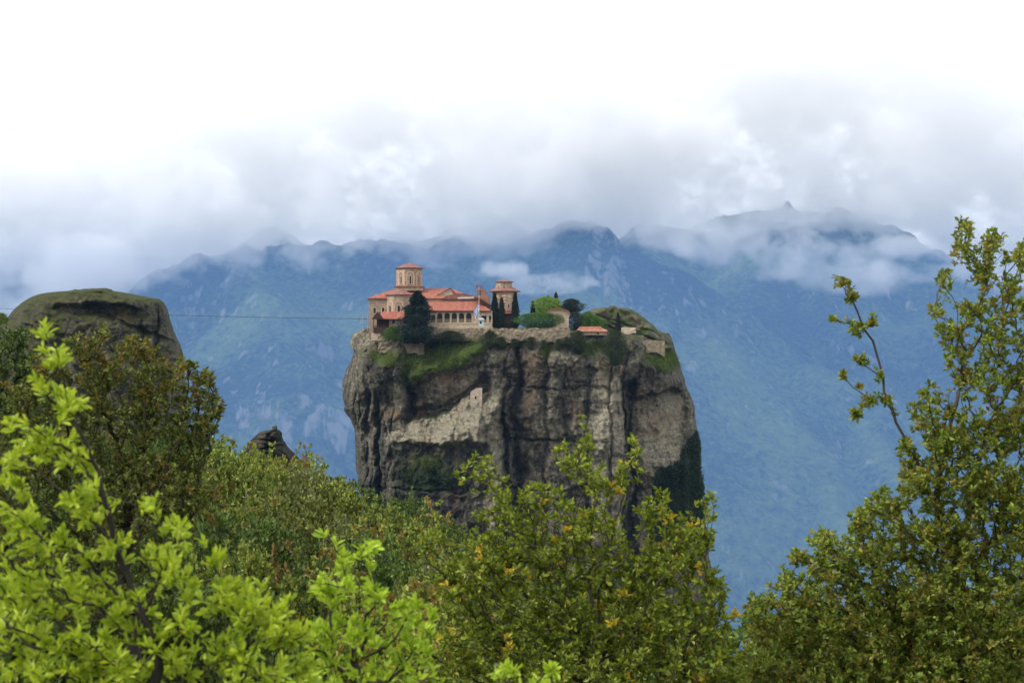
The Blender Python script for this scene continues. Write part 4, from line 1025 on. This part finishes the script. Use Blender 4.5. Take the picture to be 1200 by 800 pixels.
def branches_mesh(pts, par, order, r_tip, r_root, expo, rng, sides=5, wob=.05):
    N = len(pts); rad = np.zeros(N); kids = [[] for _ in range(N)]
    for k in order[1:]: kids[par[k]].append(k)
    for k in reversed(order):
        rad[k] = max(r_tip**expo, sum(rad[j]**expo for j in kids[k]))**(1/expo)
    mx_ = rad[order[0]]
    if r_root: g = math.log(r_root/r_tip)/max(1e-6, math.log(mx_/r_tip)); rad = r_tip*(rad/r_tip)**g
    Vs, Qs, off = [], [], 0
    stack = [(order[0], None)]
    while stack:
        k, p0 = stack.pop(); chain = ([p0] if p0 is not None else [])+[k]; cur = k
        while kids[cur]:
            ks = sorted(kids[cur], key=lambda j: -rad[j])
            for j in ks[1:]: stack.append((j, cur))
            cur = ks[0]; chain.append(cur)
        if len(chain) < 2: continue
        q = pts[chain]; rr = rad[chain].copy()
        if p0 is not None: rr[0] = rr[1]
        # smooth curve through the chain
        m = 3; out, ro = [], []
        for i in range(len(q)-1):
            a, b, c, d_ = q[max(i-1, 0)], q[i], q[i+1], q[min(i+2, len(q)-1)]
            L_ = np.linalg.norm(c-b)
            for s in range(m):
                t = s/m
                w = .5*((2*b)+(-a+c)*t+(2*a-5*b+4*c-d_)*t*t+(-a+3*b-3*c+d_)*t**3)
                if s: w = w+rng.normal(size=3)*L_*wob
                out.append(w); ro.append(rr[i]+(rr[i+1]-rr[i])*t)
        out.append(q[-1]); ro.append(rr[-1]*.7)
        V, Q = tube_pts(out, np.array(ro), sides); Vs.append(V); Qs.append(Q+off); off += len(V)
    return np.concatenate(Vs), np.concatenate(Qs), rad, kids

def leafy(name, base, root, trunk, tips, bf, leaf, rng, mats, part_names=('trunk', 'crown'), r_tip=.0022, r_root=.05, n_leaf=(6, 10), along=3, spread=.9,
          detail=False, age_fn=None, expo=2.3, up=.5, width=.42, dead=0.0, stem=.06):
    """an Empty at base with a branch mesh and a leaf mesh under it"""
    base = np.array(base, float)
    pts, par, order = grow(root, trunk, tips, bf)
    V, Q, rad, kids = branches_mesh(pts, par, order, r_tip, r_root, expo, rng)
    o = empty(name, base)
    link_mesh(part_names[0], np_mesh(part_names[0], V-base, Q, True), mats[0], o)
    pos, dr, ln, ag = [], [], [], []
    for k in order[1+len(trunk):]:
        if rng.random() < dead: continue
        p, q = pts[k], pts[par[k]]; L_ = np.linalg.norm(p-q); ax = (p-q)/(L_+1e-9)
        ax = unit(ax*.7+np.array([0, 0, up])+rng.normal(size=3)*.2)
        a_ = age_fn(p, rng) if age_fn else 0.0
        tipq = not kids[k]
        # rosettes: at the tip and on short side spurs along the twig
        spurs = [(p, ax, 1.0)]
        for s in range(along if L_ > leaf*2 else 1):
            t = rng.uniform(.1, .95); dd = unit(ax*.4+rng.normal(size=3)*.7+np.array([0, 0, .35]))
            spurs.append((q+(p-q)*t+dd*stem*rng.uniform(.2, 1), dd, .85))
        for sp, sa, sc in spurs:
            n = rng.integers(*n_leaf) if True else 0
            e1 = unit(np.cross(sa, [.3, .5, .8])); e2 = np.cross(sa, e1)
            ph = rng.uniform(0, 6.28)+np.arange(n)*2.4; el = rng.uniform(.25, 1.0, n)*spread
            dv = sa*np.cos(el*1.4)[:, None]+(e1*np.cos(ph)[:, None]+e2*np.sin(ph)[:, None])*np.sin(el*1.4)[:, None]
            pos.append(sp-sa*(rng.uniform(0, .6, n)*leaf)[:, None]); dr.append(dv+rng.normal(size=(n, 3))*.18)
            ln.append(leaf*sc*rng.uniform(.45, 1.2, n)); ag.append(np.clip(a_+rng.normal(size=n)*.12, 0, 1) if a_ > 0 else np.zeros(n))
    pos = np.concatenate(pos); dr = np.concatenate(dr); ln = np.concatenate(ln); ag = np.concatenate(ag)
    V, Fc, per = make_leaves(pos, dr, ln, ln*width, rng, detail)
    tint = np.clip(rng.normal(.5, .27, len(pos)), 0, 1)
    link_mesh(part_names[1], np_mesh(part_names[1], V-base, Fc, False, dict(tint=np.repeat(tint, per), age=np.repeat(ag, per))), mats[1], o)
    return o
def blob_tips(blobs, d, rng, dens=1.0, rd=.25):
    """(px, py, rx, ry, n[, depth offset])"""
    T_ = []
    for b in blobs:
        n = max(1, int(b[4]*(dens(b) if callable(dens) else dens))); dd = b[5] if len(b) > 5 else 0.0
        u = rng.normal(size=(n, 3)); u = unit(u)*(rng.random((n, 1))**.45)
        for a in u:
            dep = d+dd+a[2]*max(b[2], b[3])*d/F*.9+rng.normal()*rd*.3
            T_.append(P(b[0]+a[0]*b[2], b[1]+a[1]*b[3], dep))
    return [np.array(t) for t in T_]
def gz_at(x, y): return float(ground_z(x, y))

# colours
LM_BRIGHT = leaf_mat('bright_spring_leaf', [(.15, (0.177,0.291,0.020,1)), (.5, (0.352,0.492,0.034,1)), (.85, (0.544,0.651,0.078,1))], (.42,.56,.06,1), .42, .05)
LM_OLIVE = leaf_mat('olive_leaf', [(.15, (0.083,0.129,0.014,1)), (.5, (0.173,0.235,0.024,1)), (.85, (0.312,0.356,0.036,1))], (.56,.42,.035,1), .35, .1)
LM_BRONZE = leaf_mat('bronze_tipped_leaf', [(.15, (0.055,0.086,0.016,1)), (.5, (0.109,0.147,0.027,1)), (.85, (0.200,0.224,0.048,1))], (.23,.16,.03,1), .3, .1)
LM_RIGHT = leaf_mat('brown_green_leaf', [(.15, (0.072,0.112,0.015,1)), (.5, (0.156,0.213,0.025,1)), (.85, (0.292,0.336,0.045,1))], (.26,.185,.04,1), .33, .1)
LM_BANK = leaf_mat('scrub_leaf', [(.15, (0.068,0.095,0.018,1)), (.5, (0.145,0.185,0.030,1)), (.85, (0.314,0.339,0.068,1))], (.18,.11,.03,1), .25, .8)
LM_BANK2 = leaf_mat('dark_scrub_leaf', [(.15, (0.035,0.062,0.013,1)), (.5, (0.075,0.124,0.023,1)), (.85, (0.147,0.218,0.050,1))], (.10,.08,.02,1), .25, .4)
LM_GREY = leaf_mat('grey_green_leaf', [(.15, (0.091,0.110,0.034,1)), (.5, (0.182,0.214,0.068,1)), (.85, (0.345,0.375,0.135,1))], (.2,.15,.06,1), .25, .7)

rng = np.random.default_rng(11)
def age_g(p, r): return r.uniform(.05, .7)
face_growth('cliff_grass', 'moss', .62, 16000, .42, 'cliff_grass_blade', [(.15, (.04,.07,.01,1)), (.5, (.12,.18,.025,1)), (.85, (.24,.30,.05,1))], .9, 3)
face_growth('cliff_ivy', 'ivy', .62, 9000, .55, 'cliff_ivy_leaf', [(.15, (.012,.022,.008,1)), (.5, (.025,.045,.014,1)), (.85, (.05,.08,.025,1))], .3, 4, .7)
# --- bright green shrub, lower left, close to the camera
D = 4.5
bl = [(55,388,8,14,3),(62,425,14,16,5),(48,452,12,12,4),(78,478,24,20,9),(45,520,22,24,9),(88,535,22,22,9),(15,560,22,30,9),(105,590,26,26,12),(25,610,30,26,12),(62,640,40,26,13),(112,556,16,16,5),
      (205,618,28,10,7),(172,600,14,12,4),(135,640,20,20,7),(30,690,36,34,18),(90,700,40,34,18),(150,715,34,34,14),(60,765,62,40,34),(140,775,50,40,26),(205,690,28,26,11),(215,755,36,40,18),(262,700,30,24,12),
      (302,720,40,30,18),(330,742,30,26,12),(285,775,44,28,18),(250,655,16,12,4),(-30,620,40,120,20),(180,655,20,20,6),(20,500,14,14,4),(350,790,30,16,6),(110,800,120,30,30),(300,812,70,24,16),(0,740,30,60,14)]
tips = blob_tips(bl, D, rng, .95)
x0 = px_x(190, D); root = (x0, D, gz_at(x0, D)-.05)
trunk = [P(188,900,D), P(184,770,D), P(168,720,D), P(154,687,D+.05), P(139,650,D+.05), P(124,590,D), P(109,541,D), P(85,490,D)]
o = leafy('spring_shrub', root, root, trunk, tips, .45, .041, rng, (M_BARK2, LM_BRIGHT), ('stem', 'leaves'), .0022, .022, (9, 14), 1, .8, True, age_g, 2.1, .5, .33)
tag(o, 'vivid lime green shrub with fresh leaf rosettes filling the bottom left corner', 'shrub')
# --- second bright shrub
D = 5.2
bl = [(372,690,16,14,4),(400,655,14,10,4),(432,645,16,12,5),(400,700,26,20,9),(445,700,24,20,8),(482,720,28,20,10),(420,745,36,26,14),(475,765,36,28,14),(375,745,20,24,8),(500,735,14,14,4),(430,800,90,24,20),(375,780,20,24,7),(380,628,5,5,1),(405,675,10,10,3)]
tips = blob_tips(bl, D, rng, 1.05)
x0 = px_x(415, D); root = (x0, D, gz_at(x0, D)-.05)
o = leafy('spring_shrub', root, root, [P(415,900,D), P(416,800,D), P(412,740,D)], tips, .45, .041, rng, (M_BARK2, LM_BRIGHT), ('stem', 'leaves'), .0022, .016, (9, 14), 1, .8, True, age_g, 2.1, .5, .33)
tag(o, 'smaller lime green shrub with open twigs at the bottom, left of the yellow flecked shrub', 'shrub')
D = 5.0
bl = [(600,786,12,12,4),(645,782,10,8,3),(620,815,40,18,9)]
tips = blob_tips(bl, D, rng, 1.0); x0 = px_x(620, D); root = (x0, D, gz_at(x0, D)-.05)
o = leafy('spring_shrub', root, root, [P(620,900,D)], tips, .45, .041, rng, (M_BARK2, LM_BRIGHT), ('stem', 'leaves'), .0022, .012, (9, 14), 1, .8, True, age_g, 2.1, .5, .33)
tag(o, 'few lime green shoots peeping over the bottom edge in front of the yellow flecked shrub', 'shrub')

# --- olive shrub with yellow leaves, middle
D = 11.0
def age_y(p, r): return .85 if r.random() < .035 else 0.0
bl = [(683,487,3,3,1),(690,515,14,14,5),(672,545,18,24,9),(655,525,10,12,3),(742,525,10,14,4),(735,560,20,26,11),(700,570,26,26,13),(565,545,16,20,6),(548,560,14,14,4),(585,575,18,20,7),(640,585,36,28,18),(600,610,40,26,18),
      (690,620,46,36,30),(765,600,26,30,15),(800,625,26,26,13),(826,590,12,16,5),(830,625,12,22,6),(790,660,40,36,24),(740,670,50,44,36),(650,670,55,44,40),(570,660,44,40,28),(535,690,36,40,22),(600,730,60,44,42),(690,740,70,50,55),
      (780,730,56,50,42),(835,700,16,40,12),(845,750,26,40,16),(540,760,44,44,28),(660,790,120,36,50),(790,790,70,36,32),(470,760,30,30,12),(505,640,20,20,8),(840,790,40,30,16),(620,640,40,30,18)]
tips = blob_tips(bl, D, rng, lambda b: 1.5 if b[1] < 600 else (2.4 if b[1] < 660 else 3.6), .5)
x0 = px_x(700, D); zb_ = gz_at(x0, D); root = (x0, D, zb_-.1)
o = leafy('olive_shrub', root, root, [P(702,950,D), P(700,880,D)], tips, .55, .052, rng, (M_BARK, LM_OLIVE), ('stem', 'leaves'), .0026, .04, (6, 10), 2, 1.0, False, age_y, 2.2, .5, .5)
tag(o, 'olive green shrub flecked with yellow leaves standing in front of the great rock', 'shrub')

# --- brown green tree on the right
D = 12.0
def age_r(p, r): return .55 if r.random() < .18 else (.25 if r.random() < .3 else 0.0)
bl = [(1133,262,10,14,4),(1128,290,16,14,6),(1160,285,18,16,8),(1192,300,18,24,9),(1150,320,26,18,10),(1108,325,12,12,4),(1095,365,9,8,3),(1185,350,30,26,14),(1140,365,24,20,10),(1110,385,18,16,7),(1170,400,36,26,18),(1120,410,18,20,8),(1195,440,30,30,16),
      (1150,445,34,26,16),(1090,465,20,22,8),(1075,490,14,22,6),(1170,500,44,36,28),(1110,510,34,34,20),(1060,525,10,14,4),(1085,560,34,34,20),(1150,570,50,44,36),(1195,600,30,60,26),(1040,590,26,26,12),(1010,610,20,20,8),(1090,630,50,44,38),(1020,650,40,34,24),
      (965,635,14,18,6),(935,655,10,12,4),(975,670,34,30,18),(925,690,26,26,12),(890,710,18,22,7),(950,730,50,44,36),(1040,720,60,50,52),(1130,710,64,60,60),(900,760,40,40,22),(1190,720,30,70,30),(980,790,90,36,48),(1110,795,90,40,48),(880,790,24,24,9),(1000,770,60,40,30),(1080,770,60,40,30),(1160,770,60,40,30),(1060,690,60,40,24),(1150,640,50,50,24),(1230,450,40,160,30),(1230,650,40,120,30)]
spr = [(987,330,5,5,2),(1000,350,8,6,2),(1022,378,7,5,2),(978,375,4,5,1),(1004,385,7,8,2),(990,440,5,5,1),(1010,420,8,8,2),(1030,440,6,6,1),(1003,485,6,6,2),(1018,470,8,8,2),(1040,470,8,10,2)]
tips = blob_tips(bl, D, rng, lambda b: (2.7 if b[0] > 1100 else 2.2) if b[1] < 500 and b[0] < 1215 else 5.2, .6)+blob_tips(spr, D, rng, 4.0, .06)
x0 = px_x(1130, D); root = (x0, D+.3, gz_at(x0, D)-.1)
trunk = [P(1130,880,D+.3), P(1128,760,D+.2), P(1118,660,D+.1), P(1100,600,D), P(1075,540,D), P(1050,495,D), P(1035,440,D), P(1012,385,D), P(992,345,D)]
o = leafy('oak_tree', root, root, trunk, tips, .5, .051, rng, (M_BARK, LM_RIGHT), ('trunk', 'crown'), .0024, .055, (6, 10), 3, 1.0, False, age_r, 2.3, .45, .5)
tag(o, 'brown green tree with a bare leaning sprig filling the lower right of the view', 'tree')

# --- bronze tipped tree on the left
D = 16.0
def age_b(p, r):
    py = 400-p[2]*F/p[1]
    return .65 if r.random() < np.clip(.42-(py-400)/260, .06, .42) else 0.0
bl = [(122,388,6,8,2),(100,405,24,14,7),(150,405,26,14,8),(180,420,20,14,7),(215,430,16,12,6),(240,442,14,12,5),(60,430,30,20,10),(120,435,44,24,18),(175,450,36,26,18),(230,465,26,24,14),(252,480,10,20,5),(30,470,40,30,16),(90,475,50,34,26),(160,490,50,36,30),
      (225,505,30,30,16),(20,530,40,44,24),(90,540,56,44,34),(160,550,50,44,32),(215,560,30,40,18),(238,520,16,36,10),(225,590,20,30,10),(40,600,60,50,30),(120,610,50,44,26),(190,610,30,34,14),(60,680,80,60,36),(150,690,50,50,20),(-40,520,40,120,26)]
tips = blob_tips(bl, D, rng, 4.0, .6)
x0 = px_x(150, D); root = (x0, D, gz_at(x0, D)-.1)
o = leafy('bronze_tree', root, root, [P(150,850,D), P(152,740,D), P(150,650,D)], tips, .5, .06, rng, (M_BARK2, LM_BRONZE), ('trunk', 'crown'), .003, .08, (6, 10), 3, 1.0, False, age_b, 2.3, .5, .5)
tag(o, 'dark green tree with bronze orange young shoots standing before the left dome', 'tree')
D = 26.0
bl = [(3,372,6,6,3),(-10,395,20,14,8),(20,398,22,14,12),(0,420,44,24,26),(35,430,20,18,10),(-30,440,40,40,22),(10,470,50,30,24),(-60,420,40,50,20)]
tips = blob_tips(bl, D, rng, 3.5, .6); x0 = px_x(-5, D); root = (x0, D, gz_at(x0, D)-.1)
o = leafy('green_tree', root, root, [P(-5,600,D), P(-5,500,D)], tips, .5, .085, rng, (M_BARK2, LM_BANK2), ('trunk', 'crown'), .005, .12, (6, 9), 4, 1.0, False, None, 2.3, .4, .5)
tag(o, 'plain green tree at the far left edge beside the rock dome', 'tree')

# --- bushes covering the slope: a few different ones, copied
def bush(seed, mat, leaf, n, flat=1.0, age=None, name='bush'):
    r = np.random.default_rng(seed); tp = []
    for _ in range(14):
        c = np.array([r.uniform(-.68, .68), r.uniform(-.68, .68), r.uniform(.30, .82)*flat])
        k = n//14; u = unit(r.normal(size=(k, 3)))*r.random((k, 1))**.4*np.array([.30, .30, .20])
        tp += [q for q in (c+u) if q[2] > .1]
    tp.append(np.array([.0, .0, 1.0*flat]))
    return leafy(name, (0, 0, 0), (0, 0, -.15), [(0, 0, .08)], tp, .5, leaf, r, (M_BARK, mat), ('stem', 'leaves'), .0016, .03, (6, 9), 3, 1.0, False, age, 2.3, .5, .55, 0.0, .05)
ab = lambda p, r: .8 if r.random() < .25 else 0.0
protos = [bush(1, LM_BANK, .052, 520, .95, None), bush(2, LM_BANK2, .054, 520, 1.0, None), bush(3, LM_GREY, .046, 520, .9, None), bush(4, LM_BANK, .052, 520, 1.05, ab)]
BL = ['mid green scrub bush among many on the slope below the rocks', 'dark green rounded bush on the slope below the rocks', 'pale grey green bush on the slope below the rocks', 'russet tipped green bush on the slope below the rocks']
BG = ['mid green bushes on the slope', 'dark green bushes on the slope', 'pale grey green bushes on the slope', 'russet tipped bushes on the slope']
spots = []
def sky_line(px): return np.interp(px, [-100,200,250,290,345,400,440,475,510,560,620,700,800,860,900,960,1100,1300], [470,492,503,526,530,552,566,578,600,620,646,664,690,730,760,720,640,600])
br = random.Random(4)
for D, off, step, hmin in ((78, 0, 52, 2.4), (62, 18, 58, 2.4), (46, 44, 70, 2.2), (34, 76, 84, 2.0), (25, 108, 100, 1.8), (19, 150, 120, 1.5)):
    px = -60+br.uniform(0, 30)
    while px < (900 if D > 40 else 1250):
        py = sky_line(px)+off+br.uniform(-9, 12); spots.append((px, py, D*br.uniform(.93, 1.07), br.choice((0, 0, 1, 1, 1, 2, 3)))); px += step*br.uniform(.75, 1.2)
spots += [(482,572,66,1), (318,527,60,3), (345,531,58,2), (300,522,58,0), (375,548,68,0), (262,505,60,0), (440,590,52,3), (350,590,44,2), (290,560,50,2)]
spots += [(p, 672+(p % 37), 18+(p % 3), k) for p, k in ((965, 1), (1000, 0), (1035, 1), (1075, 1), (1110, 0), (1150, 1), (1190, 1), (1230, 0))]
spots += [(p, 740+(p % 23), 16.5, k) for p, k in ((930, 1), (985, 1), (1050, 0), (1120, 1), (1185, 0))]
first = {}
for px, py, D, k in spots:
    if px > 830 and px < 905 and D > 20 and py < 745: continue
    zt = px_z(py, D); x = px_x(px, D); zg = gz_at(x, D); h = max(zt-zg, 1.2)
    root = protos[k]
    if k in first:
        o = root.copy(); COL.objects.link(o)
        for ch in root.children:
            c_ = ch.copy(); COL.objects.link(c_); c_.parent = o
    else: o = root; first[k] = 1
    w = min(max(h*br.uniform(.5, .8), 40*D/F), 2.9)
    o.location = (x, D, zg if zt-zg > 1.2 else zt-1.2); o.rotation_euler = (0, 0, br.uniform(0, 6.28)); o.scale = (w, w, h)
    tag(o, BL[k], 'bush', BG[k])

# ------------------------------------------------------------------ plants on the summit
def crown_cloud(name, fn, n, leaf, mat, parent, base, seed, shape=.5, up=.3, out=.5):
    """leaf sized faces spread through a crown volume; fn(rng, n) gives points and outward directions"""
    r = np.random.default_rng(seed); p, dv = fn(r, n)
    V, Fc, per = make_leaves(p, dv*out+np.array([0, 0, up])+r.normal(size=p.shape)*.45, leaf*r.uniform(.6, 1.3, len(p)), leaf*shape*r.uniform(.7, 1.2, len(p)), r)
    return link_mesh(name, np_mesh(name, V-np.array(base), Fc, False, dict(tint=np.repeat(np.clip(r.normal(.5, .2, len(p)), 0, 1), per), age=np.zeros(len(p)*per))), mat, parent)
LM_CYP = leaf_mat('cypress_needles', [(.15, (.010,.018,.010,1)), (.5, (.020,.034,.018,1)), (.85, (.04,.06,.028,1))], (.1,.1,.03,1), .1, .3, .7)
LM_FIR = leaf_mat('conifer_needles', [(.15, (.008,.018,.014,1)), (.5, (.017,.036,.026,1)), (.85, (.035,.065,.045,1))], (.1,.1,.03,1), .1, .2, .7)
LM_HEDGE = leaf_mat('hedge_leaf', [(.15, (0.036,0.084,0.014,1)), (.5, (0.078,0.162,0.026,1)), (.85, (0.132,0.240,0.042,1))], (.2,.2,.03,1), .25, .3)
LM_LIME = leaf_mat('lime_tree_leaf', [(.15, (.08,.15,.02,1)), (.5, (.16,.27,.03,1)), (.85, (.25,.37,.05,1))], (.2,.2,.03,1), .3, .2)
LM_SHRUB = leaf_mat('rock_shrub_leaf', [(.15, (.018,.028,.010,1)), (.5, (.04,.06,.018,1)), (.85, (.08,.10,.035,1))], (.2,.2,.03,1), .2, .5)
def trunk_mesh(name, x, y, z0, z1, r0, parent, base):
    V, Q = tube_pts([(x, y, z0), (x+.05*r0, y, (z0+z1)/2), (x, y, z1)], np.array([r0, r0*.8, r0*.3]), 8)
    return link_mesh(name, np_mesh(name, V-np.array(base), Q, True), M_BARK, parent)
def plant(name, label, cat, px, ytop, ybot, wpx, d, prof, n, leaf, mat, seed, group=None, lump=.3, shape=.5, up=.3, out=.5, trunk=.25, deep=None):
    """prof(t): radius share at height t (0 bottom .. 1 top)"""
    n = int(n*2.2); leaf = leaf*.9; lump = lump*1.5
    x, z0, z1 = px_x(px, d), px_z(ybot, d), px_z(ytop, d); w = wpx/2*d/F; dp = deep if deep else w
    base = (x, d, z0); o = empty(name, base); tag(o, label, cat, group)
    H = z1-z0
    def fn(r, n):
        t = r.random(n); th = r.uniform(0, 6.283, n); rr = r.random(n)**.45
        m = 1+lump*2.2*fbm(np.cos(th)*1.6+seed, np.sin(th)*1.6, t*H/max(w, .5)*1.5, 3)+lump*1.3*gnoise(np.cos(th)*5+seed, np.sin(th)*5, t*H/max(w, .5)*5)
        R_ = prof(t)*rr*m
        p = np.stack([x+w*R_*np.cos(th), d+dp*R_*np.sin(th), z0+t*H], -1)
        return p, np.stack([np.cos(th), np.sin(th), t*0], -1)
    trunk_mesh('trunk', x, d, z0-.3, z0+H*.7, trunk*min(1, max(w, .4)), o, base)
    crown_cloud('crown', fn, n, leaf, mat, o, base, seed, shape, up, out)
    return o
col_ = lambda t: np.clip(np.minimum(1, (t/.12)**.6)*np.minimum(1, ((1-t)/.75)**.55), 0, 1)
ball = lambda t: np.sqrt(np.clip(1-(2*t-1)**2, 0, 1))
dome = lambda t: np.sqrt(np.clip(1-t**2.2, 0, 1))
fir = lambda t: np.clip(1.22*(1.0-t)**.72*(1+.16*np.sin(t*30)), 0, 1.1)*np.clip(.6+t*2.0, 0, 1)
CG = 'tall cypresses in front of the chapel'
plant('cypress', 'widest of the tall dark cypresses, beside the brick gable', 'cypress', 579.6, 344.5, 385, 10.5, 449, col_, 2600, .5, LM_CYP, 1, CG, .1, .45, 1.2, .25)
plant('cypress', 'shortest cypress in front of the chapel, tucked between its taller neighbours', 'cypress', 588.0, 350, 385, 8.5, 448.6, col_, 2000, .5, LM_CYP, 2, CG, .1, .45, 1.2, .25)
plant('cypress', 'tall slim cypress at the right corner of the chapel', 'cypress', 603.6, 344, 385.5, 10, 449.4, col_, 2600, .5, LM_CYP, 3, CG, .1, .45, 1.2, .25)
plant('cypress', 'tiny cypress rising behind the clipped hedge', 'cypress', 624.6, 353.5, 372, 5.5, 454, col_, 900, .45, LM_CYP, 4, None, .1, .45, 1.2, .25)
plant('cypress', 'thick dark cypress standing behind the lime green tree', 'cypress', 651.6, 343.8, 368, 8, 458, col_, 1500, .45, LM_CYP, 5, None, .1, .45, 1.2, .25)
plant('cypress', 'lone slim cypress in front of the mossy knoll at the right of the summit', 'cypress', 724.4, 367.5, 388, 6, 444.5, col_, 1100, .42, LM_CYP, 6, None, .12, .45, 1.2, .25)
plant('cypress', 'tip of a small cypress poking up behind the lime green tree', 'cypress', 642.5, 347.5, 366, 4.5, 459, col_, 600, .42, LM_CYP, 7, None, .1, .45, 1.2, .25)
plant('conifer', 'big broad blue green conifer in front of the church', 'conifer', 489.5, 341.5, 402, 39, 443.5, fir, 9000, .62, LM_FIR, 8, None, .28, .5, .05, 1.0, .2)
plant('lime_tree', 'round lime green tree behind the clipped hedge and shrine', 'tree', 640, 348.5, 372, 33, 455, ball, 3200, .5, LM_LIME, 9)
plant('pine_tree', 'dark spreading pine right of the thick cypress', 'tree', 669.5, 351, 368, 24, 457, ball, 2300, .5, LM_FIR, 10, None, .3)
plant('round_bush', 'light green bush right of the shrine', 'bush', 689, 366, 388, 22, 450, ball, 1900, .42, LM_HEDGE, 11)
plant('round_bush', 'brownish green bush touching the right wall of the shrine', 'bush', 674.5, 366, 388, 17, 449, ball, 1500, .42, LM_SHRUB, 12)
plant('round_bush', 'low green bush behind the red roofed shed', 'bush', 700, 371, 388, 20, 449.5, ball, 1300, .42, LM_HEDGE, 13)
plant('hanging_bush', 'large dark bush clinging to the cliff below the lone slim cypress', 'bush', 721, 388, 428, 25, 439.5, ball, 3200, .45, LM_SHRUB, 14, None, .25)
plant('hanging_bush', 'grey green scrub hanging below the red roofed shed', 'bush', 678, 388, 414, 20, 440.5, ball, 1800, .42, LM_SHRUB, 15, None, .3)
plant('garden_bush', 'yellow green bush beside the wooden lookout house', 'bush', 461, 383, 399, 24, 444.6, dome, 1900, .4, LM_HEDGE, 16, None, .25)
plant('garden_bush', 'dark bush on the slope under the flagpole', 'bush', 574, 388, 404, 22, 440, dome, 1500, .4, LM_SHRUB, 17, None, .3)
plant('garden_bush', 'brownish bush at the foot of the terrace wall under the arches', 'bush', 527, 388, 400, 40, 443, dome, 1900, .36, LM_SHRUB, 18, None, .3, .5, .3, .5, .2, 1.2)
plant('hedge', 'long clipped green hedge above the retaining wall', 'hedge', 632, 367.3, 384.8, 54, 446, lambda t: np.minimum(1, ((1-t)/.25)**.3)*np.minimum(1, (t+.5)), 4200, .42, LM_HEDGE, 19, None, .12, .5, .3, .5, .12, 1.8)
plant('cliff_bush', 'leafy green bush growing at the right shoulder of the great rock', 'bush', 784, 416, 434, 16, 474, ball, 1200, .42, LM_SHRUB, 20, None, .3)

tuft = plant('cliff_bush', 'ragged scrub tuft at the foot of the retaining wall on the cliff edge', 'bush', 588, 395, 409, 13, 439.5, ball, 700, .38, LM_SHRUB, 31, 'scrub tufts along the foot of the retaining wall', .5)
for px, py, sc in ((603, 407, .8), (622, 409, 1.1), (637, 407, .7), (655, 410, 1.0), (574, 409, .7), (664, 405, .8)):
    o = tuft.copy(); COL.objects.link(o); o.location = P(px, py, 439.4+.3*sc); o.scale = (sc, sc, sc*.9); o.rotation_euler = (0, 0, px*1.7)
    for ch in tuft.children:
        c_ = ch.copy(); COL.objects.link(c_); c_.parent = o
